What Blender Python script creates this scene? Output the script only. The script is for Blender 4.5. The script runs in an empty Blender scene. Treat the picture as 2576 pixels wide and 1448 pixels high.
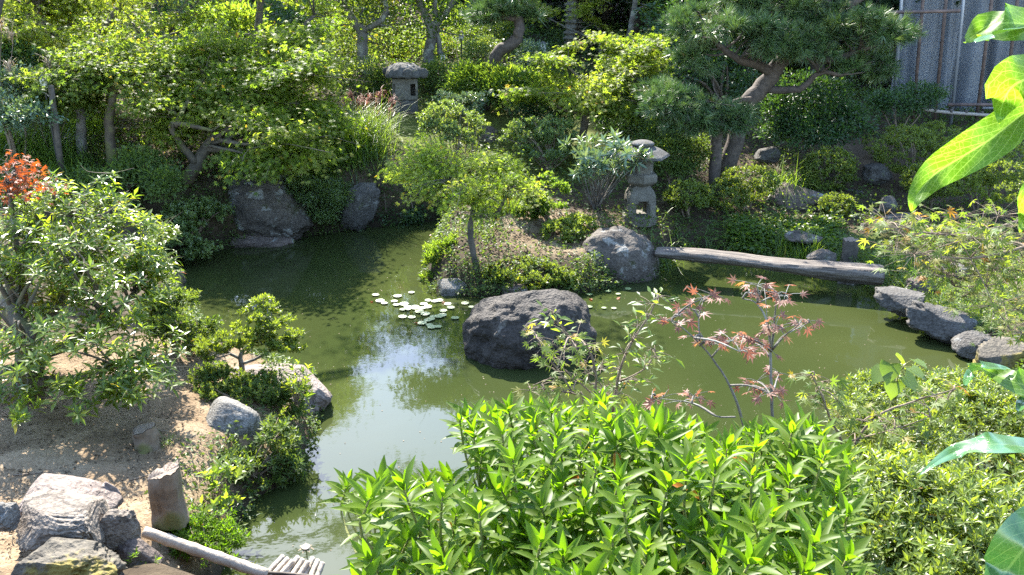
import bpy, bmesh, math, random
import numpy as np
from mathutils import Vector, noise

# ------------------------------------------------------------------ camera, sky, sun, exposure
SC = bpy.context.scene
COL = SC.collection
H = 4.0
PITCH = math.radians(20)
F = 2231.0                       # focal length in the 2576-wide survey pixels
cam = bpy.data.cameras.new("camera"); camo = bpy.data.objects.new("camera", cam)
COL.objects.link(camo); SC.camera = camo
camo.location = (0, 0, H); camo.rotation_euler = (math.radians(70), 0, 0)
cam.sensor_width = 36; cam.lens = 36 * F / 2576; cam.clip_start = 0.05; cam.clip_end = 500

SUN_EL, SUN_AZ = math.radians(45), math.radians(-17)      # azimuth from +Y, towards +X
world = bpy.data.worlds.new("World"); SC.world = world; world.use_nodes = True
wn = world.node_tree.nodes; wl = world.node_tree.links
bg = wn["Background"]; sky = wn.new("ShaderNodeTexSky"); sky.sky_type = 'NISHITA'
sky.sun_disc = False; sky.dust_density = .5; sky.ozone_density = 1.1; sky.sun_elevation = SUN_EL; sky.sun_rotation = SUN_AZ
wl.new(sky.outputs[0], bg.inputs[0]); bg.inputs[1].default_value = 0.15
sl = bpy.data.lights.new("sun", 'SUN'); slo = bpy.data.objects.new("sun", sl); COL.objects.link(slo)
sl.energy = 4.0; sl.angle = math.radians(0.5); sl.color = (1.0, 0.95, 0.86)
S = Vector((math.sin(SUN_AZ)*math.cos(SUN_EL), math.cos(SUN_AZ)*math.cos(SUN_EL), math.sin(SUN_EL)))
slo.rotation_euler = S.to_track_quat('Z', 'Y').to_euler()
SC.view_settings.view_transform = 'Standard'; SC.view_settings.look = 'None'
SC.view_settings.exposure = 2.72; SC.view_settings.gamma = 1.0
SC.render.engine = 'CYCLES'
cy = SC.cycles; cy.max_bounces = 7; cy.diffuse_bounces = 3; cy.glossy_bounces = 3; cy.transmission_bounces = 4
cy.transparent_max_bounces = 4; cy.caustics_reflective = False; cy.caustics_refractive = False
cy.sample_clamp_indirect = 4.0; cy.use_denoising = False; cy.use_adaptive_sampling = False

# ------------------------------------------------------------------ survey helpers
CP, SP = math.cos(PITCH), math.sin(PITCH)
def ray(u, v):
    x = (u-1288)/F; t = (724-v)/F
    return np.array([x, CP+t*SP, -SP+t*CP])
def W(u, v, z=None, Y=None):
    d = ray(u, v); s = Y/d[1] if Y is not None else (z-H)/d[2]
    return np.array([0, 0, H]) + d*s
def M(v, Y, px):                 # size in metres of px survey pixels at distance Y
    return px*Y/ray(1288, v)[1]/F
def B(u, v, ru, rv, Y, ry=None): # ellipsoid: centre and radii
    rx = M(v, Y, ru); rz = M(v, Y, rv)
    return (W(u, v, Y=Y), np.array([rx, ry if ry else rx*.8, rz]))

# ------------------------------------------------------------------ ground
POND = [W(u, v, z=0)[:2] for u, v in [(600,1330),(640,1260),(740,1210),(785,1110),(805,1050),(800,1000),(760,950),(640,900),(545,860),
    (490,800),(462,740),(445,690),(432,655),(500,640),(580,626),(700,605),(800,592),(900,577),(1000,568),(1085,558),(1150,545),(1165,560),
    (1105,600),(1075,640),(1068,700),(1090,738),(1200,752),(1330,742),(1440,745),(1560,722),(1640,702),(1672,672),(1690,640),(1750,628),
    (1900,640),(2050,682),(2180,722),(2240,768),(2330,828),(2420,880),(2490,930),(2500,1010)]]
POND += [np.array(p) for p in [(4.4,6.0),(3.6,5.0),(2,4.35),(0,4.2),(-1.4,4.4),(-2.0,4.9)]]
POND = np.array(POND)
CTRL = [(-3.5,5.5,.62),(-4.5,7,.75),(-3.2,7.5,.5),(-2.7,4.6,.55),(-5,4.4,.85),(-2.4,8,.3),(-2.6,6.4,.5),(-7,8,1.0),(-2.3,6.6,.4),
    (-6,13,1.2),(-4,14.5,.95),(-6,17,1.6),(-10,17,1.9),(-10,10,1.7),(-12,22,2.2),(-5.2,10.5,.65),(-7.5,12,1.3),
    (-2.1,17,1.4),(0,16,1.15),(0,20,1.8),(2,15,.8),(2,13,.45),(.6,12.6,.55),(.2,11.6,.4),(4,13.2,.15),(4.5,12,.15),(6,14,.35),(9,18,.9),(6,18,1.0),
    (6,10,.25),(5.8,8,.3),(8,8,.7),(9,11,.6),(12,14,1.0),(-15,30,3.2),(0,30,2.8),(15,30,2.3),(0,45,6),(30,45,6),(-30,45,7),(0,70,16),(40,70,16),(-40,70,16),
    (0,.5,2.4),(-3,1.2,2.0),(3,1.2,2.3),(2.6,2.8,1.95),(1.9,3.1,1.85),(1.2,2.3,2.1),(4.2,4,1.1),(0,2.4,1.9),(0,3.4,1.0),(-3,2.8,1.3),(0,-3,2.4),(5.5,6,.7),(-8,3,1.6),(9,4,1.6),(25,20,2),(-25,20,3),(-25,5,2.5),(25,5,2.5),
    (4,20,1.6),(-4.5,20,1.9)]
CT = np.array(CTRL)
def _solve():
    P = CT[:, :2]; n = len(P)
    K = np.linalg.norm(P[:, None]-P[None], axis=2) + np.eye(n)*-0.15
    A = np.zeros((n+3, n+3)); A[:n,:n] = K; A[:n,n] = 1; A[:n,n+1:] = P; A[n,:n] = 1; A[n+1:,:n] = P.T
    return np.linalg.solve(A, np.concatenate([CT[:,2], [0,0,0]]))
RW = _solve()
def hill(p):
    D = np.linalg.norm(p[:,None]-CT[None,:,:2], axis=2)
    n = len(CT)
    return D @ RW[:n] + RW[n] + p @ RW[n+1:]
def pond_sd(p):
    a = POND; b = np.roll(POND, -1, axis=0); d = np.full(len(p), 1e9); ins = np.zeros(len(p), bool)
    for A, Bq in zip(a, b):
        e = Bq-A; w = p-A; t = np.clip((w@e)/(e@e), 0, 1)
        d = np.minimum(d, np.linalg.norm(w-t[:,None]*e, axis=1))
        c = ((A[1] > p[:,1]) != (Bq[1] > p[:,1]))
        with np.errstate(divide='ignore', invalid='ignore'):
            xx = (Bq[0]-A[0])*(p[:,1]-A[1])/(Bq[1]-A[1]) + A[0]
        ins ^= c & (p[:,0] < xx)
    return np.where(ins, -d, d)
def ground(p):
    p = np.atleast_2d(np.asarray(p, float))[:, :2]
    sd = pond_sd(p); h = np.maximum(hill(p), .1)
    s = np.clip(sd/.55, 0, 1); s = s*(2-s)
    return np.where(sd > 0, -.04 + (h+.04)*s, -.04-np.minimum(.6, -sd*1.1))
def gz(x, y): return float(ground([(x, y)])[0])
def G(u, v, lo=1.0, hi=60):      # survey pixel -> point on the ground
    d = ray(u, v); t = np.linspace(lo, hi, 1500); q = np.array([0,0,H]) + t[:,None]*d
    b = np.nonzero(q[:,2] <= ground(q))[0]
    return q[b[0]] if len(b) else q[-1]
def on(u, v, Y):                 # pixel column u at distance Y, dropped on the ground
    p = W(u, v, Y=Y); p[2] = gz(p[0], p[1]); return p

# ------------------------------------------------------------------ materials
def newmat(name):
    m = bpy.data.materials.new(name); m.use_nodes = True
    nt = m.node_tree; return m, nt.nodes, nt.links, nt.nodes["Principled BSDF"]
def ramp(N, stops):
    r = N.new("ShaderNodeValToRGB"); e = r.color_ramp.elements
    while len(e) > 1: e.remove(e[-1])
    e[0].position = stops[0][0]; e[0].color = (*stops[0][1], 1)
    for p, c in stops[1:]:
        q = e.new(p); q.color = (*c, 1)
    return r
def ntex(N, L, scale, detail=4, rough=.55, coord='Object', dist=0.0):
    t = N.new("ShaderNodeTexNoise"); t.inputs['Scale'].default_value = scale; t.inputs['Detail'].default_value = detail
    t.inputs['Roughness'].default_value = rough; t.inputs['Distortion'].default_value = dist
    c = N.new("ShaderNodeTexCoord"); L.new(c.outputs[coord], t.inputs['Vector']); return t
def mix(N, L, fac, a, b, blend='MIX'):
    m = N.new("ShaderNodeMix"); m.data_type = 'RGBA'; m.blend_type = blend
    for sock, val in ((m.inputs[0], fac), (m.inputs[6], a), (m.inputs[7], b)):
        if hasattr(val, 'is_output'): L.new(val, sock)
        elif isinstance(val, (tuple, list)): sock.default_value = (*val, 1)
        else: sock.default_value = val
    return m.outputs[2]
def bump(N, L, src, strength, dist=.02):
    b = N.new("ShaderNodeBump"); b.inputs['Strength'].default_value = strength; b.inputs['Distance'].default_value = dist
    L.new(src, b.inputs['Height']); return b.outputs[0]
def leafmat(name, stops, trans=.55, rough=.38, spec=.5, tcol=(2.5, 2.35, .7)):
    m, N, L, P = newmat(name)
    a = N.new("ShaderNodeAttribute"); a.attribute_name = 'tint'
    r = ramp(N, stops); L.new(a.outputs['Fac'], r.inputs[0])
    L.new(r.outputs[0], P.inputs['Base Color']); P.inputs['Roughness'].default_value = rough
    P.inputs['Specular IOR Level'].default_value = spec
    t = N.new("ShaderNodeBsdfTranslucent")
    L.new(mix(N, L, 1.0, r.outputs[0], tcol, 'MULTIPLY'), t.inputs[0])
    s = N.new("ShaderNodeMixShader"); s.inputs[0].default_value = trans
    L.new(P.outputs[0], s.inputs[1]); L.new(t.outputs[0], s.inputs[2])
    L.new(s.outputs[0], N["Material Output"].inputs[0]); return m
def barkmat(name, c1, c2, scale=9, lichen=None):
    m, N, L, P = newmat(name)
    t = ntex(N, L, scale, 6, .65); r = ramp(N, [(.3, c1), (.7, c2)]); L.new(t.outputs[0], r.inputs[0])
    col = r.outputs[0]
    if lichen:
        t2 = ntex(N, L, scale*.5, 3, .5); r2 = ramp(N, [(.52, (0,0,0)), (.62, (1,1,1))]); L.new(t2.outputs[0], r2.inputs[0])
        col = mix(N, L, r2.outputs[0], col, lichen)
    L.new(col, P.inputs['Base Color']); P.inputs['Roughness'].default_value = .85
    L.new(bump(N, L, t.outputs[0], .6, .03), P.inputs['Normal']); return m
def rockmat(name, c1, c2, lich=None, lw=.55, moss=None, mw=.6, scale=2.5, rough=.85, spec=.4, strata=0, bmp=.5):
    m, N, L, P = newmat(name)
    t = ntex(N, L, scale, 8, .68); r = ramp(N, [(.32, c1), (.68, c2)]); L.new(t.outputs[0], r.inputs[0]); col = r.outputs[0]
    f = ntex(N, L, scale*14, 3, .6); rf = ramp(N, [(.35, (.55,.55,.55)), (.7, (1.25,1.25,1.25))]); L.new(f.outputs[0], rf.inputs[0])
    col = mix(N, L, 1.0, col, rf.outputs[0], 'MULTIPLY')
    if lich:
        t2 = ntex(N, L, scale*1.7, 7, .62, dist=.4); r2 = ramp(N, [(lw, (0,0,0)), (lw+.05, (1,1,1))]); L.new(t2.outputs[0], r2.inputs[0])
        col = mix(N, L, r2.outputs[0], col, lich)
    if moss:
        t3 = ntex(N, L, scale*.9, 6, .7); r3 = ramp(N, [(mw, (0,0,0)), (mw+.06, (1,1,1))]); L.new(t3.outputs[0], r3.inputs[0])
        col = mix(N, L, r3.outputs[0], col, moss)
    crk = N.new("ShaderNodeTexVoronoi"); crk.feature = 'DISTANCE_TO_EDGE'; crk.inputs['Scale'].default_value = scale*1.1; cc = N.new("ShaderNodeTexCoord")
    mpn = N.new("ShaderNodeMapping"); mpn.inputs['Scale'].default_value = (.6,.6,4.5) if strata else (1,1,1.3); L.new(cc.outputs['Object'], mpn.inputs[0])
    wv = mix(N, L, .12, mpn.outputs[0], t.outputs['Color']); L.new(wv, crk.inputs['Vector'])
    rc = ramp(N, [(.0,(.35,.33,.3)),(.035,(1,1,1))]); L.new(crk.outputs[0], rc.inputs[0]); col = mix(N, L, .9 if strata else .55, col, rc.outputs[0], 'MULTIPLY')
    L.new(col, P.inputs['Base Color']); P.inputs['Roughness'].default_value = rough; P.inputs['Specular IOR Level'].default_value = spec
    hgt = t.outputs[0]
    mm = N.new("ShaderNodeMath"); mm.operation = 'ADD'; L.new(t.outputs[0], mm.inputs[0]); L.new(f.outputs[0], mm.inputs[1]); hgt = mm.outputs[0]
    L.new(bump(N, L, hgt, bmp, .05), P.inputs['Normal']); return m

# leaves (real-world colours)
LM = {}
def lm(k, *a, **kw): LM[k] = leafmat('leaf_'+k, *a, **kw)
lm('yellow_maple', [(0,(.10,.14,.02)),(.5,(.19,.21,.038)),(.85,(.25,.24,.045)),(1,(.32,.19,.03))], .65, .5, .3, (2.1,2.4,.9))
lm('green_maple', [(0,(.06,.095,.018)),(.5,(.115,.155,.028)),(.9,(.17,.19,.035)),(1,(.26,.15,.03))], .65, .5, .3, (2.3,2.4,.9))
lm('fresh', [(0,(.055,.1,.02)),(.6,(.10,.155,.03)),(1,(.16,.2,.04))], .58, .4, .45)
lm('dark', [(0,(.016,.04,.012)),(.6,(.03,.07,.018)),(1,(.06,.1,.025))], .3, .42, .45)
lm('mid', [(0,(.04,.072,.018)),(.6,(.075,.115,.028)),(1,(.12,.15,.04))], .42, .5, .28)
lm('pale', [(0,(.06,.1,.035)),(.6,(.11,.16,.05)),(1,(.18,.21,.07))], .4, .38, .55)
lm('silver', [(0,(.05,.09,.05)),(.6,(.09,.14,.08)),(1,(.15,.19,.11))], .2, .32, .6)
lm('gloss', [(0,(.045,.08,.016)),(.5,(.09,.14,.024)),(.9,(.155,.19,.035)),(.97,(.18,.2,.04)),(1,(.3,.09,.03))], .58, .3, .5)
lm('azalea', [(0,(.055,.09,.012)),(.6,(.10,.155,.013)),(.965,(.135,.18,.018)),(.985,(.34,.15,.02)),(1,(.36,.1,.015))], .56, .45, .26, (1.75,2.2,.35))
lm('clipped', [(0,(.06,.09,.016)),(.6,(.115,.155,.03)),(.97,(.15,.2,.03)),(1,(.3,.15,.03))], .45, .42, .5)
lm('pine', [(0,(.03,.062,.022)),(.6,(.07,.115,.035)),(.95,(.13,.165,.05)),(1,(.18,.13,.05))], .25, .4, .5, (1.4,1.6,.7))
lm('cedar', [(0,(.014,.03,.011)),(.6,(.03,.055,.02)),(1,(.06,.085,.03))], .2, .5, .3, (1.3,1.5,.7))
lm('grass', [(0,(.055,.095,.02)),(.6,(.1,.16,.03)),(.95,(.14,.2,.03)),(1,(.28,.22,.08))], .45, .4, .5)
lm('plume', [(0,(0.210,0.154,0.098)),(1,(0.350,0.280,0.189))], .4, .6, .3, (1.2,1.1,.9))
lm('red_plume', [(0,(.18,.08,.06)),(1,(.3,.14,.1))], .4, .6, .3, (1.2,1.0,.9))
lm('orange', [(0,(0.175,0.042,0.010)),(.7,(0.294,0.077,0.014)),(1,(0.140,0.098,0.021))], .45, .5, .4, (1.5,1.1,.7))
lm('pink_maple', [(0,(.12,.05,.035)),(.6,(.2,.095,.065)),(.85,(.25,.14,.09)),(1,(.32,.15,.03))], .45, .5, .3, (1.5,1.1,.8))
lm('gold_maple', [(0,(.06,.105,.02)),(.5,(.11,.15,.03)),(.8,(.17,.17,.04)),(1,(.27,.13,.02))], .55, .5, .25, (2.0,2.0,.7))
lm('litter', [(0,(0.063,0.038,0.021)),(.6,(0.119,0.077,0.042)),(1,(0.182,0.119,0.063))], .1, .7, .2, (1,1,1))
lm('tan_litter', [(0,(.03,.02,.012)),(.5,(.10,.07,.04)),(1,(.25,.19,.12))], .1, .7, .2, (1,1,1))
BK = {
 'grey': barkmat('bark_grey', (.06,.053,.045), (.15,.135,.115), 9, (.2,.2,.17)),
 'dark': barkmat('bark_dark', (.03,.025,.02), (.10,.08,.06), 9),
 'moss': barkmat('bark_mossy', (.04,.03,.018), (.11,.085,.055), 8, (.085,.08,.025)),
 'pine': barkmat('bark_pine', (.025,.018,.014), (.09,.068,.053), 14),
 'twig': barkmat('bark_twig', (.10,.07,.045), (.2,.15,.1), 30),
 'stump': barkmat('bark_stump', (.08,.058,.036), (.22,.165,.11), 6, (.11,.105,.03)),
 'pale': barkmat('bark_pale', (.19,.155,.125), (.3,.26,.215), 20),
 'shoot': barkmat('bark_shoot', (.12,.14,.03), (.2,.18,.05), 30),
}

# ------------------------------------------------------------------ mesh helpers
def tag(o, label=None, cat=None, group=None, kind=None):
    if label: o['label'] = label
    if cat: o['category'] = cat
    if group: o['group'] = group
    if kind: o['kind'] = kind
    return o
def mesh_obj(name, V, T, mat, parent=None, smooth=False, attrs=None):
    V = np.asarray(V, np.float32); T = np.asarray(T, np.int32)
    me = bpy.data.meshes.new(name); me.vertices.add(len(V)); me.vertices.foreach_set('co', V.ravel())
    n = len(T); k = T.shape[1]; me.loops.add(n*k); me.polygons.add(n)
    me.loops.foreach_set('vertex_index', T.ravel()); me.polygons.foreach_set('loop_start', np.arange(0, n*k, k, dtype=np.int32))
    me.polygons.foreach_set('loop_total', np.full(n, k, np.int32))
    me.polygons.foreach_set('use_smooth', np.full(n, smooth, bool))
    for an, av in (attrs or {}).items():
        a = me.attributes.new(an, 'FLOAT', 'POINT'); a.data.foreach_set('value', np.asarray(av, np.float32))
    me.update(); me.validate()
    me.materials.append(mat)
    o = bpy.data.objects.new(name, me); COL.objects.link(o)
    if parent is not None:
        o.parent = parent
        if parent.parent is None: o.location = -parent.location
    return o
def bm_obj(name, bm, mat, parent=None, smooth=False):
    me = bpy.data.meshes.new(name); bm.normal_update(); bm.to_mesh(me); bm.free(); me.materials.append(mat)
    for p in me.polygons: p.use_smooth = smooth
    o = bpy.data.objects.new(name, me); COL.objects.link(o)
    if parent is not None: o.parent = parent
    return o
def empty(name, loc, label, cat, group=None, rz=0):
    o = bpy.data.objects.new(name, None); COL.objects.link(o); o.location = Vector([float(c) for c in loc]); o.rotation_euler.z = rz
    o.empty_display_size = .1
    return tag(o, label, cat, group)
def unit(a): return a/np.maximum(np.linalg.norm(a, axis=-1, keepdims=True), 1e-9)

# leaf shapes: x across, y along, z up
def t_diamond(w=.45, f=.1): return np.array([(0,0,0),(w/2,.45,f),(0,1,-.05),(-w/2,.45,f)]), np.array([(0,1,2),(0,2,3)])
def t_lance(w=.3, seg=4, curl=.25, fold=.06):
    V = []; T = []
    for i in range(seg+1):
        y = i/seg; ww = w/2*max(math.sin(math.pi*min(1, y**.8*1.0))**.8, .04) if 0 < i < seg else w*.03
        z = -curl*y*y
        V += [(-ww, y, z+fold*ww/w*2), (0, y, z), (ww, y, z+fold*ww/w*2)]
    for i in range(seg):
        a = i*3
        for k in (0, 1): T += [(a+k, a+k+1, a+k+4), (a+k, a+k+4, a+k+3)]
    return np.array(V), np.array(T)
def t_maple(full=False):
    ang = [(-128,.42),(-82,.72),(-40,.93),(0,1.0),(40,.93),(82,.72),(128,.42)] if full else [(-85,.7),(-42,.95),(0,1.0),(42,.95),(85,.7)]
    V = [(0,0,0)]; T = []
    for a, r in ang:
        for da, rr in ((-19 if full else -20, .36), (0, r), (19 if full else 20, .36)) if not full else ((-20,.3),(-8,.62*r),(0,r),(8,.62*r),(20,.3)):
            t = math.radians(a+da); V.append((math.sin(t)*rr, math.cos(t)*rr, -.22*rr*rr))
    k = 5 if full else 3
    for i in range(len(ang)):
        b = 1+i*k
        for j in range(k-1): T.append((0, b+j+1, b+j))
    return np.array(V)*(.62, .62, .62), np.array(T)
def t_star(): # far-off maple leaf, five blades
    V = []; T = []
    for a, r in [(-80,.75),(-38,1),(0,1.1),(38,1),(80,.75)]:
        t = math.radians(a); d = np.array([math.sin(t), math.cos(t)]); n = np.array([d[1], -d[0]])
        b = len(V); V += [(*(-n*.14), 0), (*(n*.14), 0), (*(d*r*.65), -.15*r)]; T.append((b, b+1, b+2))
    return np.array(V), np.array(T)
def t_needles(n=16, seed=0):
    r = np.random.default_rng(seed); V = []; T = []
    for i in range(n):
        a = r.uniform(0, 2*math.pi); s = r.uniform(.15, .85); d = np.array([math.sin(a)*s, 1-s*.45, math.cos(a)*s]); d /= np.linalg.norm(d)
        q = np.cross(d, r.normal(size=3)); q /= np.linalg.norm(q); L = r.uniform(.75, 1.05)
        b = len(V); V += [tuple(q*.028), tuple(-q*.028), tuple(d*L)]; T.append((b, b+1, b+2))
    return np.array(V), np.array(T)
TD = {'oval': t_diamond(.5), 'slim': t_diamond(.3), 'wide': t_diamond(.7, .12), 'lance': t_lance(.27), 'lance_lo': t_lance(.32, 2, .2), 'broad': t_lance(.42, 3, .3),
      'maple': t_maple(True), 'maple5': t_maple(False), 'star': t_star(), 'needles': t_needles(22, 3), 'needles_fine': t_needles(18, 5)}
def leaves(name, parent, mat, P, D, Nn, size, tmpl, tint, rng, smooth=False, curlvar=.6):
    tv, tt = TD[tmpl]; n = len(P); Yv = unit(D); Nv = Nn - (Nn*Yv).sum(1, keepdims=True)*Yv; Zv = unit(Nv); Xv = np.cross(Yv, Zv)
    s = np.broadcast_to(size, (n,))[:,None,None]; c = (1+rng.uniform(-curlvar, curlvar, n))[:,None,None]
    V = P[:,None] + s*(tv[None,:,0:1]*Xv[:,None] + tv[None,:,1:2]*Yv[:,None] + c*tv[None,:,2:3]*Zv[:,None])
    T = tt[None] + (np.arange(n)*len(tv))[:,None,None]
    return mesh_obj(name, V.reshape(-1,3), T.reshape(-1,3), mat, parent, smooth, {'tint': np.repeat(np.broadcast_to(tint, (n,)), len(tv))})

class Tubes:
    def __init__(s): s.V = []; s.T = []; s.n = 0
    def add(s, pts, rad, sides=6, seg=3, jit=0, rng=None):
        pts = np.asarray(pts, float); rad = np.asarray(rad, float); n = len(pts)
        if n > 2 and seg > 1:
            q = np.vstack([2*pts[0]-pts[1], pts, 2*pts[-1]-pts[-2]]); out = []; ro = []
            for i in range(n-1):
                p0, p1, p2, p3 = q[i:i+4]
                for k in range(seg):
                    t = k/seg; out.append(.5*((2*p1)+(-p0+p2)*t+(2*p0-5*p1+4*p2-p3)*t*t+(-p0+3*p1-3*p2+p3)*t**3)); ro.append(rad[i]*(1-t)+rad[i+1]*t)
            out.append(pts[-1]); ro.append(rad[-1]); pts = np.array(out); rad = np.array(ro)
        if jit and rng is not None: pts[1:-1] += rng.normal(size=pts[1:-1].shape)*rad[1:-1,None]*jit
        n = len(pts); tan = np.gradient(pts, axis=0); tan = unit(tan)
        ref = np.array([1., 0, 0]) if abs(tan[0][0]) < .8 else np.array([0, 1., 0])
        X = []; x = ref
        for t in tan:
            x = x - t*(x@t); x = x/np.linalg.norm(x); X.append(x)
        X = np.array(X); Yv = np.cross(tan, X); a = np.arange(sides)*2*math.pi/sides
        rr = rad[:,None]*(1+(rng.uniform(-.12,.12,(n,sides)) if rng is not None else 0))
        R = pts[:,None] + rr[:,:,None]*(np.cos(a)[None,:,None]*X[:,None]+np.sin(a)[None,:,None]*Yv[:,None])
        s.V.append(R.reshape(-1,3)); b = s.n; T = []
        for i in range(n-1):
            for j in range(sides):
                k = (j+1) % sides; a0 = b+i*sides
                T += [(a0+j, a0+k, a0+sides+k), (a0+j, a0+sides+k, a0+sides+j)]
        for e, rev in ((0, 1), (n-1, 0)):
            a0 = b+e*sides
            for j in range(1, sides-1): T.append((a0, a0+j+1, a0+j) if rev else (a0, a0+j, a0+j+1))
        s.T += T; s.n += n*sides
    def build(s, name, mat, parent, smooth=True):
        return mesh_obj(name, np.vstack(s.V), np.array(s.T), mat, parent, smooth)

SEED = [100]
def nrng():
    SEED[0] += 1; return np.random.default_rng(SEED[0])
def blob_pts(c, r, n, rng, lo=.5):
    d = unit(rng.normal(size=(n,3))); q = (lo**3 + (1-lo**3)*rng.random(n))**(1/3)
    return c + d*q[:,None]*r, d
def plant(kind, label, cat, base, blobs, leaf, n, k, cr, flat=.6, trunk=None, tr=.02, stems=5, bark='twig', group=None, lo=.5, mode='spray',
          limbs=14, tname=None, cname=None, lift=.25, tshift=0, twigs=True, sizevar=.25, smooth=False, upw=.75, outw=.5, ros=8, tilt=(.5,1.25)):
    """a tree or shrub: Empty at the foot > trunk / stem mesh, foliage mesh"""
    rng = nrng(); base = np.asarray(base, float); tmpl, size, mk = leaf
    dn, dk = {'clipped_azalea': (.85,.9), 'azalea_bush': (.9,1), 'pine_tree': (.6,.7), 'cedar_tree': (1,1), 'maple_tree': (.40,.42), 'glossy_tree': (.62,.72), 'deciduous_tree': (.7,.8), 'bonsai_azalea': (.8,.9)}.get(kind, (.55,.75) if base[1] > 8.5 else (.85,.95))
    n = int(n*dn); k = max(6, int(k*dk))
    if kind == 'maple_tree': cr *= 1.35; flat *= .75
    if tmpl == 'star': size *= .6; n = int(n*2.5)
    if tmpl == 'maple5' and mk != 'orange': size *= .88; n = int(n*1.25)
    root = empty(kind, base, label, cat, group); tmpl, size, mk = leaf
    w = np.array([np.prod(r)**(2/3) for c, r in blobs]); w /= w.sum(); cnt = np.maximum(1, np.round(w*k)).astype(int)
    C = []; O = []; cc = []
    for (c, r), m in zip(blobs, cnt):
        p, d = blob_pts(c, r, m, rng, lo); C.append(p); O.append(unit(d/r)); cc += [c]*m
    C = np.vstack(C); O = np.vstack(O); cc = np.array(cc)
    if tmpl != 'maple5' and kind in ('maple_tree', 'pine_tree', 'shrub', 'evergreen_shrub', 'azalea_shrub'):     # boughs with gaps between them
        f = {'maple_tree': 1.1, 'pine_tree': 1.6}.get(kind, 2.2)
        kp = np.array([noise.noise(Vector((c[0]*f, c[1]*f*.6, c[2]*f*1.6+SEED[0]*3.7))) for c in C]) > (-.04 if kind == 'maple_tree' else -.22)
        if kp.sum() > 5: C, O, cc = C[kp], O[kp], cc[kp]
    ct = rng.normal(0, .14, len(C))
    Tb = Tubes()
    if trunk is not None:
        if isinstance(trunk[0][0], (int, float, np.floating)): trunk = [trunk]
        allp = []
        for tk in trunk:
            tk = np.array([np.array(t, float) for t in tk]); Tb.add(tk[:,:3], tk[:,3], 9, 4, .1, rng)
            for i in range(len(tk)-1):
                for f in np.linspace(0, 1, 6)[:-1]: allp.append(tk[i]*(1-f)+tk[i+1]*f)
            allp.append(tk[-1])
        allp = np.array(allp); h0 = allp[:,2].min(); h1 = allp[:,2].max()
        cand = allp[allp[:,2] > h0+.35*(h1-h0)]
        for i in rng.permutation(len(C))[:limbs]:
            dd = np.linalg.norm(cand[:,:3]-C[i], axis=1) + np.maximum(0, cand[:,2]-C[i,2]+.05)*1.5; s = cand[dd.argmin()]
            a, e = s[:3], C[i]; L = np.linalg.norm(e-a)
            m1 = a*.6+e*.4 + rng.normal(size=3)*L*.08 + (0,0,L*lift*.4); m2 = a*.25+e*.75 + rng.normal(size=3)*L*.07+(0,0,L*lift*.25)
            r0 = min(s[3]*.6, .012+L*.018); Tb.add([a, m1, m2, e], [r0, r0*.7, r0*.45, r0*.2], 5, 3, .2, rng)
            if twigs:
                for _ in range(3):
                    f = rng.uniform(.4, 1); q = a*(1-f)+e*f; g = e + rng.normal(size=3)*cr*(1,1,flat); Tb.add([m2*(1-f)+e*f, (m2+g)/2+(0,0,.03*L), g], [r0*.3, r0*.22, r0*.1], 4, 2, 0, rng)
    else:
        for i in rng.permutation(len(C))[:stems]:
            a = base + np.array([*(rng.normal(size=2)*tr*2), -.03]); e = C[i]; L = np.linalg.norm(e-a)
            m1 = a*.6+e*.4 + np.array([0,0,L*.12]) + rng.normal(size=3)*L*.06; Tb.add([a, m1, e], [tr, tr*.7, tr*.25], 5, 4, .15, rng)
    if Tb.V: Tb.build(tname or ('trunk' if trunk is not None else 'stem'), BK[bark], root)
    per = max(1, n//len(C)); idx = np.repeat(np.arange(len(C)), per); m = len(idx)
    if mode == 'rosette':     # whorls of leaves at shoot tips
        sh = max(1, per//ros); ids = np.repeat(np.arange(len(C)), sh); off = rng.normal(size=(len(ids),3)); off = unit(off)*rng.random((len(ids),1))**.4*cr*(1,1,flat)
        tip = C[ids]+off; ax = unit(O[ids]*outw + unit(off)*.4 + np.array([0,0,upw]) + rng.normal(size=(len(ids),3))*.22)
        q = np.cross(ax, rng.normal(size=ax.shape)); q = unit(q); q2 = np.cross(ax, q)
        j = np.arange(ros); phi = j*2.4 + rng.uniform(0, 6.28, (len(ids),1)); th = tilt[0]+(tilt[1]-tilt[0])*(j/ros)[None]+rng.normal(size=phi.shape)*.12
        D = ax[:,None]*np.cos(th)[...,None] + np.sin(th)[...,None]*(np.cos(phi)[...,None]*q[:,None]+np.sin(phi)[...,None]*q2[:,None])
        P = tip[:,None] - ax[:,None]*((j/ros)[None,:,None]*size*.55); N = ax[:,None]*np.sin(th)[...,None] - np.cos(th)[...,None]*(np.cos(phi)[...,None]*q[:,None]+np.sin(phi)[...,None]*q2[:,None])
        P, D, N = [z.reshape(-1,3) for z in (P, D, N)]; tint = np.repeat(ct[ids], ros) + .5 + rng.normal(0,.17,len(P)) + tshift
    else:
        g = rng.normal(size=(m,3))*cr*.6*(1,1,flat)
        if kind == 'maple_tree':
            sl = rng.normal(0,.32,(len(C),2)) - O[:,:2]*.3; g[:,2] += (g[:,:2]*sl[idx]).sum(1)
        P = C[idx]+g
        hor = unit(np.column_stack([g[:,0],g[:,1],g[:,2]*.3])+O[idx]*.25*cr+rng.normal(size=(m,3))*.2*cr)
        if mode == 'spray': D = unit(hor + np.array([0,0,-.25]) + rng.normal(size=(m,3))*.35); N = np.array([0,-.15,1.]) + rng.normal(size=(m,3))*.6 + O[idx]*.3
        else: D = unit(O[idx]*outw + unit(g)*.6 + rng.normal(size=(m,3))*.5 + np.array([0,0,.15])); N = np.array([0,0,upw]) + O[idx]*.4 + rng.normal(size=(m,3))*.5
        tint = ct[idx]+.45+rng.normal(0,.13,m)+tshift
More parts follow.
